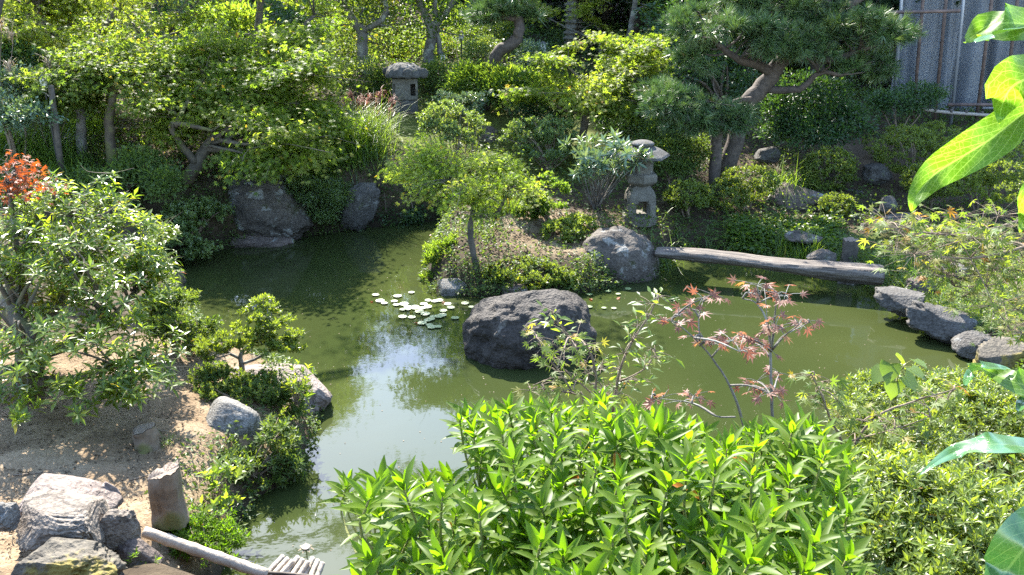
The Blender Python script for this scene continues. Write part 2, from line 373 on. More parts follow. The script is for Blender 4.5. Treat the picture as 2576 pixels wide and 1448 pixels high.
    # autumn-tinged outliers
    tint = np.clip(tint, 0, .93); out = rng.random(len(P)) < .012; tint[out] = rng.uniform(.93, 1, out.sum())
    sz = size*np.clip(1+rng.normal(0,sizevar,len(P)), .45, 1.6)
    leaves(cname or ('crown' if trunk is not None else 'foliage'), root, LM[mk], P, D, N, sz, tmpl, tint, rng, smooth)
    return root

def blades(name, parent, mat, base, L, rng, width, bend=.6, lean=.25, seg=5, tint=None, azim=None):
    n = len(base); az = rng.uniform(0, 2*math.pi, n) if azim is None else azim; hd = np.column_stack([np.cos(az), np.sin(az), np.zeros(n)])
    ln = np.abs(rng.normal(lean, lean*.5, n)); bd = np.abs(rng.normal(bend, bend*.4, n)); sd = np.column_stack([-np.sin(az), np.cos(az), np.zeros(n)])
    V = np.zeros((n, (seg+1)*2, 3)); p = base.copy(); ang = ln.copy()
    for i in range(seg+1):
        t = i/seg; w = width*(1-t**1.8)*.5+.0004
        V[:,2*i] = p - sd*w; V[:,2*i+1] = p + sd*w
        st = (L/seg)[:,None]; p = p + st*(hd*np.sin(ang)[:,None]+np.array([0,0,1])*np.cos(ang)[:,None]); ang = ang + bd*(1+t)/seg*1.4
    T = []
    for i in range(seg): T += [(2*i,2*i+1,2*i+3),(2*i,2*i+3,2*i+2)]
    T = np.array(T)[None] + (np.arange(n)*(seg+1)*2)[:,None,None]
    if tint is None: tint = np.clip(rng.normal(.5,.22,n), 0, 1)
    return mesh_obj(name, V.reshape(-1,3), T.reshape(-1,3), mat, parent, False, {'tint': np.repeat(tint, (seg+1)*2)})
def tuft(kind, label, base, n, L, width, spread, mat='grass', bend=.7, lean=.3, group=None):
    rng = nrng(); root = empty(kind, base, label, kind.split('_')[0], group)
    p = np.asarray(base) + np.column_stack([rng.normal(size=(n,2))*spread, np.zeros(n)])
    p[:,2] = ground(p)-.02
    blades('foliage', root, LM[mat], p, L*rng.uniform(.5,1.15,n), rng, width, bend, lean)
    return root

def fbm(v, o=4): return noise.fractal(v, .9, 2.0, o)
_ico = {}
def ico(s):
    if s not in _ico:
        bm = bmesh.new(); bmesh.ops.create_icosphere(bm, subdivisions=s, radius=1)
        _ico[s] = (np.array([v.co[:] for v in bm.verts]), np.array([[v.index for v in f.verts] for f in bm.faces])); bm.free()
    return _ico[s]
def rock(label, c, size, mat, seed=0, rz=0, tilt=0, sub=5, rough=.22, box=.8, cuts=5, cat='rock', kind='rock', group=None, freq=1.5, fine=.05):
    d, T = ico(sub); rng = np.random.default_rng(seed+900); p = np.sign(d)*np.abs(d)**box
    p /= np.abs(p).max()
    off = Vector((seed*7.13, seed*3.7, seed*1.9))
    f = np.array([fbm(Vector(x)*freq+off) for x in d]); g = np.array([noise.fractal(Vector(x)*freq*5+off, .7, 2.1, 3) for x in d])
    p = p*(1+rough*f+fine*g)[:,None]
    for _ in range(cuts):
        nrm = unit(rng.normal(size=3)); nrm[2] = abs(nrm[2])*.8; nrm = unit(nrm); h = rng.uniform(.6,.85); s = p@nrm
        p -= nrm*(np.maximum(0, s-h)*.85)[:,None]
    p = p*np.asarray(size)
    ct, st = math.cos(tilt), math.sin(tilt); p = p@np.array([[ct,0,-st],[0,1,0],[st,0,ct]])
    cz, sz = math.cos(rz), math.sin(rz); p = p@np.array([[cz,sz,0],[-sz,cz,0],[0,0,1]])
    o = mesh_obj(kind, p, T, mat, None, True); o.location = Vector([float(x) for x in c]); return tag(o, label, cat, group)
def rockpx(label, u, v, ru, rv, Y, mat, depth=.8, **k):  # rock seen at this pixel box
    c, r = B(u, v, ru, rv, Y); return rock(label, c, (r[0], r[0]*depth, r[2]), mat, **k)
def lathe(bm, prof, n, rot=0, c=(0,0,0), sx=1, sy=1):
    rings = [[bm.verts.new((c[0]+math.cos(rot+2*math.pi*i/n)*r*sx, c[1]+math.sin(rot+2*math.pi*i/n)*r*sy, c[2]+z)) for i in range(n)] for r, z in prof]
    for a, b in zip(rings, rings[1:]):
        for i in range(n): bm.faces.new((a[i], a[(i+1)%n], b[(i+1)%n], b[i]))
    bm.faces.new(rings[0][::-1]); bm.faces.new(rings[-1])
def box(bm, c, s, bev=0, rz=0):
    r = bmesh.ops.create_cube(bm, size=1); vs = r['verts']
    for v in vs:
        x, y, z = v.co.x*s[0], v.co.y*s[1], v.co.z*s[2]; v.co = (c[0]+x*math.cos(rz)-y*math.sin(rz), c[1]+x*math.sin(rz)+y*math.cos(rz), c[2]+z)
    if bev:
        es = list({e for v in vs for e in v.link_edges}); bmesh.ops.bevel(bm, geom=es, offset=bev, segments=2, affect='EDGES')

# ------------------------------------------------------------------ setting: terrain and pond
def build_ground():
    def axis(lo, hi, step, far_lo, far_hi):
        a = list(np.arange(lo, hi, step)); s = step; x = hi
        while x < far_hi: a.append(x); s *= 1.18; x += s
        a.append(far_hi); s = step; x = lo
        while x > far_lo: s *= 1.18; x -= s; a.insert(0, x)
        return np.array(a)
    xs = axis(-7.5, 8.5, .1, -130, 130); ys = axis(2.2, 18, .1, -60, 170)
    X, Y = np.meshgrid(xs, ys); P = np.column_stack([X.ravel(), Y.ravel()])
    Z = np.concatenate([ground(q) for q in np.array_split(P, 40)])
    sd = np.concatenate([pond_sd(q) for q in np.array_split(P, 40)])
    nz = np.array([noise.fractal(Vector((x*1.7, y*1.7, .3)), .8, 2.1, 4) for x, y in P]); Z = Z + nz*.06*np.clip(sd/.4, 0, 1)
    nx = len(xs); T = []
    i, j = np.meshgrid(np.arange(len(ys)-1), np.arange(nx-1), indexing='ij'); a = (i*nx+j).ravel()
    Q = np.column_stack([a, a+1, a+nx+1, a+nx])
    def m(c, r):
        return np.exp(-(((P-np.array(c))/np.array(r))**2).sum(1))
    sand = np.clip(1.5*m((-3.8,5.6),(1.7,1.5))+1.3*m((-2.9,7.2),(.9,.9))+.9*m((-5.5,6),(1.8,1.2)), 0, 1)*(P[:,1] > 0)
    island = np.clip(1.4*m((.75,12.1),(.95,.7)), 0, 1)
    moss = np.clip(1.2*m((.6,16.3),(2.2,2.0))+m((-2.2,16.6),(1.6,1.2))+.8*m((6,11),(2,2)), 0, 1)
    mt, N, L, Pn = newmat('ground_soil')
    def at(n):
        q = N.new("ShaderNodeAttribute"); q.attribute_name = n; return q.outputs['Fac']
    t = ntex(N, L, 3.0, 8, .7); f = ntex(N, L, 45, 4, .65)
    soil = ramp(N, [(.3,(.035,.025,.015)),(.7,(.1,.075,.045))]); L.new(t.outputs[0], soil.inputs[0])
    sandc = ramp(N, [(.25,(.14,.098,.058)),(.5,(.235,.172,.106)),(.75,(.31,.235,.152))]); L.new(f.outputs[0], sandc.inputs[0])
    mossc = ramp(N, [(.3,(.05,.07,.012)),(.7,(.14,.15,.03))]); L.new(f.outputs[0], mossc.inputs[0])
    isl = ramp(N, [(.3,(.10,.075,.045)),(.7,(.26,.2,.12))]); L.new(f.outputs[0], isl.inputs[0])
    def edge(src):
        ad = N.new("ShaderNodeMath"); ad.operation = 'MULTIPLY_ADD'; L.new(t.outputs[0], ad.inputs[0]); ad.inputs[1].default_value = .9; L.new(src, ad.inputs[2])
        r = ramp(N, [(.72,(0,0,0)),(.9,(1,1,1))]); L.new(ad.outputs[0], r.inputs[0]); return r.outputs[0]
    col = mix(N, L, edge(at('moss')), soil.outputs[0], mossc.outputs[0]); col = mix(N, L, edge(at('island')), col, isl.outputs[0])
    col = mix(N, L, edge(at('sand')), col, sandc.outputs[0]); p2 = ntex(N, L, 1.6, 6, .65, dist=.6); rp = ramp(N, [(.4,(.55,.5,.45)),(.6,(1,1,1))]); L.new(p2.outputs[0], rp.inputs[0]); col = mix(N, L, .8, col, rp.outputs[0], 'MULTIPLY')
    col = mix(N, L, at('wet'), col, (.018,.014,.008)); L.new(col, Pn.inputs['Base Color']); Pn.inputs['Roughness'].default_value = .95
    Pn.inputs['Specular IOR Level'].default_value = .2
    ad = N.new("ShaderNodeMath"); ad.operation = 'MULTIPLY_ADD'; L.new(t.outputs[0], ad.inputs[0]); ad.inputs[1].default_value = 2; L.new(f.outputs[0], ad.inputs[2])
    L.new(bump(N, L, ad.outputs[0], .8, .03), Pn.inputs['Normal'])
    o = mesh_obj('ground', np.column_stack([P, Z]), Q, mt, None, True, {'sand': sand, 'moss': moss, 'island': island, 'wet': np.clip(1-sd/.3, 0, 1)*(Z < .22)}); o['kind'] = 'structure'
build_ground()
def build_water():
    m, N, L, P = newmat('pond_water')
    t = ntex(N, L, .35, 3, .5); r = ramp(N, [(.35,(.021,.029,.0085)),(.65,(.031,.038,.0115))]); L.new(t.outputs[0], r.inputs[0])
    L.new(r.outputs[0], P.inputs['Base Color']); P.inputs['Roughness'].default_value = .035; P.inputs['IOR'].default_value = 1.42
    P.inputs['Specular IOR Level'].default_value = .5
    n = ntex(N, L, 5, 3, .5); L.new(bump(N, L, n.outputs[0], .05, .02), P.inputs['Normal'])
    V = [(-9,2.6,0),(9.5,2.6,0),(9.5,18,0),(-9,18,0)]
    o = mesh_obj('water', V, np.array([[0,1,2,3]]), m); o['kind'] = 'structure'
build_water()

# ------------------------------------------------------------------ rocks
RK = {
 'dark': rockmat('stone_dark', (.022,.017,.0125), (.062,.05,.038), (.11,.098,.078), .64, None, scale=2.4, rough=.75, spec=.35, bmp=.9),
 'lichen': rockmat('stone_lichened', (.05,.04,.03), (.125,.103,.08), (.2,.19,.165), .56, (.05,.048,.02), .58, scale=2.6, bmp=.8),
 'brown': rockmat('stone_brown', (0.060,0.045,0.034), (0.150,0.112,0.090), (0.247,0.247,0.225), .6, (0.075,0.075,0.022), .64, scale=2.4),
 'sand': rockmat('stone_sandy', (0.117,0.090,0.067), (0.211,0.176,0.137), (0.152,0.129,0.102), .6, None, scale=3, bmp=.6, strata=1),
 'white': rockmat('stone_white', (.11,.10,.085), (.26,.245,.215), (.08,.072,.055), .58, (.06,.055,.025), .66, scale=5, bmp=.7),
 'pink': rockmat('stone_pink', (0.128,0.094,0.075), (0.247,0.199,0.165), (0.105,0.079,0.068), .6, None, scale=2.6, bmp=.6),
 'moss': rockmat('stone_mossy', (0.053,0.045,0.030), (0.135,0.112,0.079), (0.180,0.165,0.135), .62, (0.150,0.116,0.022), .5, scale=2.2),
 'edge': rockmat('stone_grey', (.045,.04,.033), (.115,.105,.09), (.22,.215,.195), .6, (.06,.07,.025), .6, scale=2.8, bmp=.8),
 'lantern': rockmat('stone_granite', (.085,.075,.055), (.16,.145,.115), (.2,.19,.165), .64, (.06,.062,.025), .6, scale=5, rough=.9, bmp=.4),
 'lantern_roof': rockmat('stone_granite_weathered', (.045,.042,.035), (.11,.105,.095), (.18,.175,.165), .62, (.065,.06,.025), .58, scale=5, rough=.9, bmp=.5),
}
rockpx('big smooth dark boulder standing in the middle of the pond', 1340, 843, 165, 120, 9.0, RK['dark'], .75, seed=3, sub=6, rough=.14, box=.95, cuts=1, cat='boulder', kind='boulder', rz=.25, freq=1.2, fine=.03)
rockpx('rounded boulder with pale lichen beside the log bridge end', 1548, 668, 106, 100, 11.6, RK['lichen'], .8, seed=5, sub=6, rough=.12, box=1.0, cuts=1, fine=.02, cat='boulder', kind='boulder', freq=1.1)
rockpx('massive blotched boulder on the far shore under the green maple', 662, 530, 116, 92, 13.35, RK['lichen'], .7, seed=8, sub=6, rough=.14, box=.85, cuts=2, cat='boulder', kind='boulder')
rockpx('low ledge stone at the foot of the massive far boulder', 640, 600, 98, 28, 13.1, RK['brown'], .6, seed=9, box=.7, cat='boulder', kind='boulder')
rockpx('slanting pale boulder running down into the water on the far shore', 905, 518, 40, 70, 13.75, RK['edge'], .9, seed=11, box=.75, tilt=.45, cat='boulder', kind='boulder')
rockpx('shadowed shore boulder half hidden by shrubs beneath the leaning maple', 525, 565, 52, 50, 13.2, RK['brown'], .8, seed=12, cat='boulder', kind='boulder')
rockpx('white topped stone at the island waterline below the small maple', 1134, 722, 46, 26, 10.85, RK['white'], .8, seed=14, box=.6, cuts=5)
rockpx('flat brown stone at the island waterline under clipped shrubs', 1290, 726, 42, 20, 10.8, RK['brown'], .8, seed=15, box=.6)
rockpx('broad sun bleached boulder at the pond edge behind the bonsai azalea', 655, 985, 168, 85, 7.75, RK['pink'], .8, seed=17, sub=6, rough=.14, box=.75, cuts=5, cat='boulder', kind='boulder', tilt=-.12)
rockpx('blocky pale granite boulder between the creeping bank shrubs', 572, 1062, 72, 78, 6.6, RK['white'], .9, seed=18, rough=.2, box=.6, cuts=7, cat='boulder', kind='boulder')
rockpx('pinkish sloping rock sunk in the sandy ground', 165, 1250, 115, 42, 4.75, RK['pink'], .8, seed=20, box=.65, cuts=5, tilt=.12)
rockpx('small wedge of rock against the pinkish sloping rock', 280, 1245, 22, 38, 4.9, RK['pink'], .8, seed=21, box=.6, sub=4)
rockpx('layered cream slab rock with horizontal cracks', 172, 1306, 118, 52, 4.4, RK['sand'], .8, seed=22, sub=6, box=.5, cuts=4, freq=1.6, fine=.07, tilt=.07, rough=.16)
rockpx('square shouldered rock at the end of the layered slab', 285, 1330, 52, 56, 4.45, RK['sand'], .8, seed=23, box=.6, cuts=5)
rockpx('rock crusted with yellow moss in front of the layered slab', 165, 1428, 135, 62, 4.05, RK['moss'], .7, seed=24, box=.75, sub=6, fine=.07)
rockpx('smooth grey rock cut by the picture edge near the layered slab', 5, 1300, 42, 38, 4.3, RK['white'], .8, seed=25)
rockpx('chunky bank rock beneath the bamboo pole', 345, 1400, 60, 46, 4.4, RK['brown'], .8, seed=26)
rockpx('grey shore rock with a white crust near the bridge end', 2275, 757, 66, 34, 9.9, RK['edge'], .8, seed=30, rough=.27, freq=1.9, fine=.05, box=.75, tilt=.2)
rockpx('long grey shore rock sloping along the water past the white crusted one', 2385, 818, 100, 38, 9.3, RK['edge'], .6, seed=31, rough=.27, freq=1.9, fine=.05, box=.75, tilt=.3)
rockpx('mossy retaining rock beside the grassy tip of the shore', 2530, 905, 62, 42, 8.2, RK['moss'], .9, seed=32, rough=.27, freq=1.9, fine=.05, box=.7)
rockpx('small brown rock above the white crusted shore rock', 2320, 722, 34, 24, 10.4, RK['brown'], .9, seed=33, rough=.27, freq=1.9, fine=.05, sub=4)
rockpx('low stone at the water end of the shore rocks', 2455, 868, 56, 28, 8.8, RK['edge'], .9, seed=34, rough=.27, freq=1.9, fine=.05, sub=4)
rockpx('broad brown boulder in the dry streambed under the round clipped shrub', 2003, 500, 70, 40, 14.2, RK['brown'], .8, seed=35, box=.7, cat='boulder', kind='boulder')
rockpx('white faced rock in the shade between clipped mounds', 2208, 435, 34, 28, 14.6, RK['edge'], .9, seed=36)
rockpx('grey rock poking from grass behind the grass fountain', 1930, 388, 34, 20, 15.4, RK['edge'], .9, seed=37, sub=4)
rockpx('rounded stone at the top of the dry streambed', 2232, 515, 24, 22, 13.2, RK['edge'], .9, seed=38, sub=4)
rockpx('tan rock in the maple shade beside the dry streambed', 2275, 560, 46, 26, 12.4, RK['lichen'], .9, seed=39, sub=4)
rockpx('low tan rock in the grass behind the log bridge', 2065, 645, 34, 16, 11.4, RK['lichen'], .9, seed=40, sub=4)
rockpx('pale flat stone among marsh plants', 2020, 595, 44, 10, 12.2, RK['lichen'], .9, seed=41, sub=4)
rockpx('flat grey stone under the leaves beside the grassy shore', 2400, 680, 40, 18, 9.6, RK['edge'], .9, seed=42, sub=4)
rockpx('brown rock on the slope between two pale azaleas', 1222, 345, 30, 36, 15.7, RK['brown'], .9, seed=43, box=.7)
rockpx('pale rock under the twin maple trunks', 292, 385, 26, 14, 13.6, RK['edge'], .9, seed=44, sub=4)
rockpx('mossy rock at the water edge below the glossy shrub', 425, 705, 40, 30, 10.6, RK['moss'], .9, seed=45, sub=4)
rockpx('pointed pale rock standing behind the big yellow maple', 172, 130, 42, 62, 19.5, RK['edge'], .7, seed=46, tilt=.3)

# small stones scattered in the dry streambed and along the bank
PEB = []
for i in range(26):
    r = random.Random(i); u, v = r.uniform(2080, 2330), r.uniform(470, 580); p = G(u, v)
    a = r.uniform(.04, .11)
    if i < 6: o = rock('grey cobble lying in the dry streambed', p, (a, a*.8, a*.6), RK['edge'], seed=60+i, sub=3, cat='stone', kind='cobble', group='cobbles of the dry streambed'); PEB.append(o)
    else:
        o = PEB[i % 6].copy(); COL.objects.link(o); o.location = Vector([float(x) for x in p]); o.rotation_euler.z = r.uniform(0, 6)

# ------------------------------------------------------------------ stumps and log bridge
WOODG = barkmat('weathered_wood', (.13,.11,.095), (.33,.3,.27), 7)
def endgrain():
    m, N, L, P = newmat('cut_wood'); t = N.new("ShaderNodeTexWave"); t.wave_type = 'RINGS'; t.rings_direction = 'Z'; t.inputs['Scale'].default_value = 14; t.inputs['Distortion'].default_value = 3
    c = N.new("ShaderNodeTexCoord"); L.new(c.outputs['Object'], t.inputs[0]); r = ramp(N, [(0,(.1,.072,.05)),(1,(.2,.155,.115))]); L.new(t.outputs[0], r.inputs[0]); L.new(r.outputs[0], P.inputs['Base Color']); P.inputs['Roughness'].default_value = .9; return m
ENDG = endgrain()
def stump(label, base, r, h, mat, seed, flare=.25, slope=.0):
    rng = np.random.default_rng(seed); root = empty('tree_stump', base, label, 'stump')
    n = 36; lob = 1+.12*np.sin(np.arange(n)*2*math.pi/n*3+seed)+rng.uniform(-.05,.05,n); zs = [-.1, 0, .08, .18, .3, .42, .55, .68, .8, .92, 1.0]; V = []; T = []
    for z in zs:
        k = 1+flare*max(0, 1-z*2.2)**2
        for i in range(n):
            a = 2*math.pi*i/n; rr = r*lob[i]*k*(1+rng.uniform(-.025,.025)+.16*noise.noise(Vector((i*.9, z*2.2, seed*1.7)))+.1*noise.noise(Vector((math.cos(a)*1.5, math.sin(a)*1.5, z*3+seed)))); zz = (z if z < .99 else 1+slope*math.cos(a)+rng.uniform(-.03,.03))*h
            V.append((math.cos(a)*rr, math.sin(a)*rr, zz))
    for k in range(len(zs)-1):
        for i in range(n):
            j = (i+1) % n; T += [(k*n+i, k*n+j, k*n+n+j), (k*n+i, k*n+n+j, k*n+n+i)]
    o = mesh_obj('trunk', V, T, mat, None, True); o.parent = root
    top = V[-n:]; Vt = [(x*.97, y*.97, z+.004) for x, y, z in top]+[(0,0,h*.96+.004)]
    o = mesh_obj('cut_face', Vt, [(i, (i+1) % n, n) for i in range(n)], ENDG); o.parent = root
    return root
p = W(432, 1300, Y=5.05); stump('tall weathered stump post with a mossy face at the sandy bank edge', p, .10, .35, BK['stump'], 4, .12, .1)
p = G(368, 1125); stump('short brown stump standing in the open sand', p, .085, .16, BK['stump'], 7, .1, .12)
p = on(2138, 622, 11.6); stump('dark upright post stump behind the log bridge', p, .10, .36, BK['dark'], 9, .1)
p = on(2142, 645, 11.2); stump('squat low stump in front of the dark upright post', p, .13, .14, BK['grey'], 11, .2)
p = on(2195, 690, 10.7); stump('tiny dark peg stump by the end of the log bridge', p, .07, .12, BK['dark'], 12, .1)

def log_bridge():
    a = W(1650, 634, Y=11.4); b = W(2222, 692, Y=10.6); root = empty('log_bridge', (a+b)/2, 'weathered grey split log laid as a bridge over the water', 'bridge')
    m, N, L, P = newmat('weathered_log'); c = N.new("ShaderNodeTexCoord"); mp = N.new("ShaderNodeMapping")
    L.new(c.outputs['Object'], mp.inputs[0]); mp.inputs['Rotation'].default_value = (0, 0, -math.atan2(b[1]-a[1], b[0]-a[0])); mp.vector_type = 'POINT'
    mp2 = N.new("ShaderNodeMapping"); L.new(mp.outputs[0], mp2.inputs[0]); mp2.inputs['Scale'].default_value = (1.2, 22, 22)
    t = N.new("ShaderNodeTexNoise"); t.inputs['Scale'].default_value = 1.6; t.inputs['Detail'].default_value = 7; t.inputs['Roughness'].default_value = .7; L.new(mp2.outputs[0], t.inputs[0])
    r = ramp(N, [(.3,(.022,.016,.012)),(.5,(.085,.068,.052)),(.72,(.23,.195,.155))]); L.new(t.outputs[0], r.inputs[0]); L.new(r.outputs[0], P.inputs['Base Color']); P.inputs['Roughness'].default_value = .85
    L.new(bump(N, L, t.outputs[0], .9, .03), P.inputs['Normal'])
    n = 70; sides = 30; rng = np.random.default_rng(5); V = []; T = []; ax = unit(b-a); side = unit(np.cross(ax, [0,0,1])); up = np.cross(side, ax)
    groove = 1+.07*np.sin(np.arange(sides)*5.3)+rng.uniform(-.08,.08,sides)
    for i in range(n+1):
        t_ = i/n; c0 = a+(b-a)*t_ + up*(.012*math.sin(t_*math.pi)+.012*math.sin(t_*7)); w = .125+.045*t_; hh = .06+.065*t_ + .015*math.sin(t_*9)
        if i in (0, n): w *= .9; hh *= .9
        for j in range(sides):
            q = 2*math.pi*j/sides; cx, cyy = math.cos(q), math.sin(q); cyy = min(cyy, .62)
            V.append(c0 + (side*cx*w+up*cyy*hh)*groove[j]*(1+.10*noise.noise(Vector((i*.18, j*.9, 3.)))+.03*noise.noise(Vector((i*.9, j*2.1, 1.)))))
    for i in range(n):
        for j in range(sides):
            k = (j+1) % sides; T += [(i*sides+j, i*sides+k, i*sides+sides+k), (i*sides+j, i*sides+sides+k, i*sides+sides+j)]
    for e in (0, n): T += [(e*sides, e*sides+j, e*sides+j+1) for j in range(1, sides-1)]
    mesh_obj('log', V, T, m, root, True)
log_bridge()

# ------------------------------------------------------------------ stone lanterns and pagoda
def cottage_lantern():
    base = W(1021, 272, Y=17); k = M(272, 17, 1); root = empty('stone_lantern', base - np.array([0,0,.02]), 'squat stone lantern with a heavy mossy thatch shaped roof on the slope', 'lantern', rz=.12)
    bm = bmesh.new(); box(bm, (0,0,.06), (60*k, 56*k, .28), .02); bm_obj('base', bm, RK['lantern_roof'], root)
    w, h, z0 = 62*k, 50*k, .204; d = w*.95; th = .05
    bm = bmesh.new()   # four walls built round real openings
    wx, ww, wz, wh = .31*w, .2*w, z0+.18*h, .58*h
    y = -d/2+th/2
    def wall(x0, x1, za, zb, yy=y, t=th): box(bm, ((x0+x1)/2, yy, (za+zb)/2), (x1-x0, t, zb-za))
    L0, R0 = -w/2, w/2; a0, a1 = wx-ww/2, wx+ww/2; s0, s1 = L0+.03*w, L0+.1*w
    wall(L0, s0, z0, z0+h); wall(s0, s1, z0, wz); wall(s0, s1, wz+wh, z0+h); wall(s1, a0, z0, z0+h); wall(a0, a1, z0, wz); wall(a0, a1, wz+wh, z0+h); wall(a1, R0, z0, z0+h)
    box(bm, (0, d/2-th/2, z0+h/2), (w, th, h)); box(bm, (L0+th/2, 0, z0+h/2), (th-.004, d-2*th, h)); box(bm, (R0-th/2, 0, z0+h/2), (th-.004, d-2*th, h)); box(bm, (0,0,z0+.02), (w-2*th, d-2*th, .04))
    bm_obj('light_chamber', bm, RK['lantern'], root)
    dd, T = ico(5); p = np.sign(dd)*np.abs(dd)**.55; p /= np.abs(p).max(0)
    zt = np.where(p[:,2] > 0, p[:,2]*.21, p[:,2]*.05); fl = 1-.34*np.clip(p[:,2], 0, 1)**1.4 + .0*p[:,0]
    nn = np.array([noise.fractal(Vector(x)*2.5, .8, 2, 4) for x in dd])
    V = np.column_stack([p[:,0]*48*k*fl*(1+.05*nn), p[:,1]*44*k*fl*(1+.05*nn), zt*(1+.08*nn)+z0+h+.06])
    o = mesh_obj('roof', V, T, RK['lantern_roof'], None, True); o.parent = root; roof = o
    for x, yy, s in ((8*k, -38*k, 1.15), (46*k, -26*k, 1.1), (-44*k, 20*k, .9)):
        bm = bmesh.new(); r_ = 11*k*s; lathe(bm, [(r_*.5,-.07),(r_,-.05),(r_*1.06,0),(r_,.04),(r_*.45,.05)], 14)
        for v in bm.verts: v.co = (v.co.x, -v.co.z, v.co.y)
        for v in bm.verts: v.co += Vector((x, yy, z0+h+.1))
        bmesh.ops.recalc_face_normals(bm, faces=bm.faces); bm_obj('scroll', bm, RK['lantern_roof'], roof, True)
cottage_lantern()
def snow_lantern():
    Y = 12.7; base = W(1608, 545, Y=Y); k = M(500, Y, 1); root = empty('stone_lantern', base, 'umbrella roofed stone lantern on arched legs behind the silver rhododendron', 'lantern', rz=.06)
    gm = RK['lantern']
    bm = bmesh.new(); lathe(bm, [(44*k,-.1),(44*k,.02),(40*k,.045)], 8, .4); bm_obj('plinth', bm, gm, root)
    # legs: arched stone with four feet
    n = 64; V = []; T = []
    zs = np.linspace(0, 1, 12); H1 = 76*k; z0 = .04
    prof = lambda t: (44-1.5*t-19*max(0, t-.55)**2/.2)*k
    def side(inner):
        out = []
        for t in zs:
            for i in range(n):
                a = 2*math.pi*i/n+.39; q = (abs(math.cos(a))**4+abs(math.sin(a))**4)**-.25
                r = prof(t)*q*.86 - (inner and 15*k)
                out.append((math.cos(a)*r, math.sin(a)*r, z0+t*H1))
        return out
    Vo, Vi = side(False), side(True); V = Vo+Vi; m = len(Vo)
    def solid(kz, i):
        t = (zs[kz]+zs[kz+1])/2; a = 2*math.pi*(i+.5)/n+.39; f = abs(((a/(math.pi/2)+.5) % 1)-.5)*2   # 0 at the side middle, 1 at the corner
        hw = .62*(1 if t < .42 else max(0, 1-(t-.42)/.16)**.5)
        return f > hw
    for kz in range(len(zs)-1):
        for i in range(n):
            j = (i+1) % n
            if solid(kz, i):
                T += [(kz*n+i, kz*n+j, kz*n+n+j), (kz*n+i, kz*n+n+j, kz*n+n+i), (m+kz*n+i, m+kz*n+n+j, m+kz*n+j), (m+kz*n+i, m+kz*n+n+i, m+kz*n+n+j)]
                for jj, nb in ((i, (i-1) % n), (j, (i+1) % n)):
                    if not solid(kz, nb): T += [(kz*n+jj, kz*n+n+jj, m+kz*n+n+jj), (kz*n+jj, m+kz*n+n+jj, m+kz*n+jj)]
                if kz and not solid(kz-1, i): T += [(kz*n+i, kz*n+j, m+kz*n+j), (kz*n+i, m+kz*n+j, m+kz*n+i)]
    e = (len(zs)-1)*n
    for i in range(1, n-1): T.append((e, e+i, e+i+1))
    o = mesh_obj('legs', V, T, gm, None, False); o.parent = root
    z = z0+H1
    bm = bmesh.new(); lathe(bm, [(29*k,z),(40*k,z+8*k),(42*k,z+12*k),(42*k,z+25*k),(38*k,z+30*k),(31*k,z+31*k)], 6, .5); bm_obj('platform', bm, gm, root); z += 31*k
    bm = bmesh.new(); r0 = 29*k; hh = 34*k      # six walls, round hole in the front one
    vs = [(math.cos(a)*r0, math.sin(a)*r0) for a in [-math.pi/2-math.pi/6+i*math.pi/3 for i in range(6)]]
    for i in range(1, 6):
        a, b = vs[i], vs[(i+1) % 6]; q = [bm.verts.new((*a, z)), bm.verts.new((*b, z)), bm.verts.new((*b, z+hh)), bm.verts.new((*a, z+hh))]; bm.faces.new(q)
    a, b = np.array(vs[0]), np.array(vs[1]); mid = (a+b)/2; dx = unit((b-a)[None])[0]; ins = -mid/np.linalg.norm(mid); nn = 16; hr = 5.5*k; Wd = np.linalg.norm(b-a)/2
    inner = []; outer = []; deep = []
    for i in range(nn):
        t = 2*math.pi*i/nn; c_, s_ = math.cos(t), math.sin(t); inner.append(bm.verts.new((*(mid+dx*c_*hr), z+hh*.62+s_*hr))); deep.append(bm.verts.new((*(mid+dx*c_*hr+ins*.12), z+hh*.62+s_*hr)))
        f = 1/max(abs(c_), abs(s_)); ex = c_*f*Wd; ez = s_*f; outer.append(bm.verts.new((*(mid+dx*ex), z+(hh*.62+ez*hh*.38 if ez > 0 else hh*.62+ez*hh*.62))))
    for i in range(nn):
        j = (i+1) % nn; bm.faces.new((outer[i], outer[j], inner[j], inner[i])); bm.faces.new((inner[i], inner[j], deep[j], deep[i]))
    bm_obj('light_chamber', bm, gm, root); z += hh
    bm = bmesh.new(); lathe(bm, [(20*k,z+.002),(66*k,z+4*k),(70*k,z+7*k),(66*k,z+12*k),(46*k,z+24*k),(24*k,z+33*k),(20*k,z+34*k)], 6, 0)
    bmesh.ops.subdivide_edges(bm, edges=bm.edges[:], cuts=1)
    for f_ in bm.faces: f_.smooth = False
    bm_obj('roof', bm, RK['lantern_roof'], root); z += 34*k
    bm = bmesh.new(); lathe(bm, [(27*k,z-.004),(29*k,z+4*k),(24*k,z+8*k),(14*k,z+11*k),(6*k,z+12*k)], 14); bm_obj('cap', bm, RK['lantern_roof'], root, True)
snow_lantern()
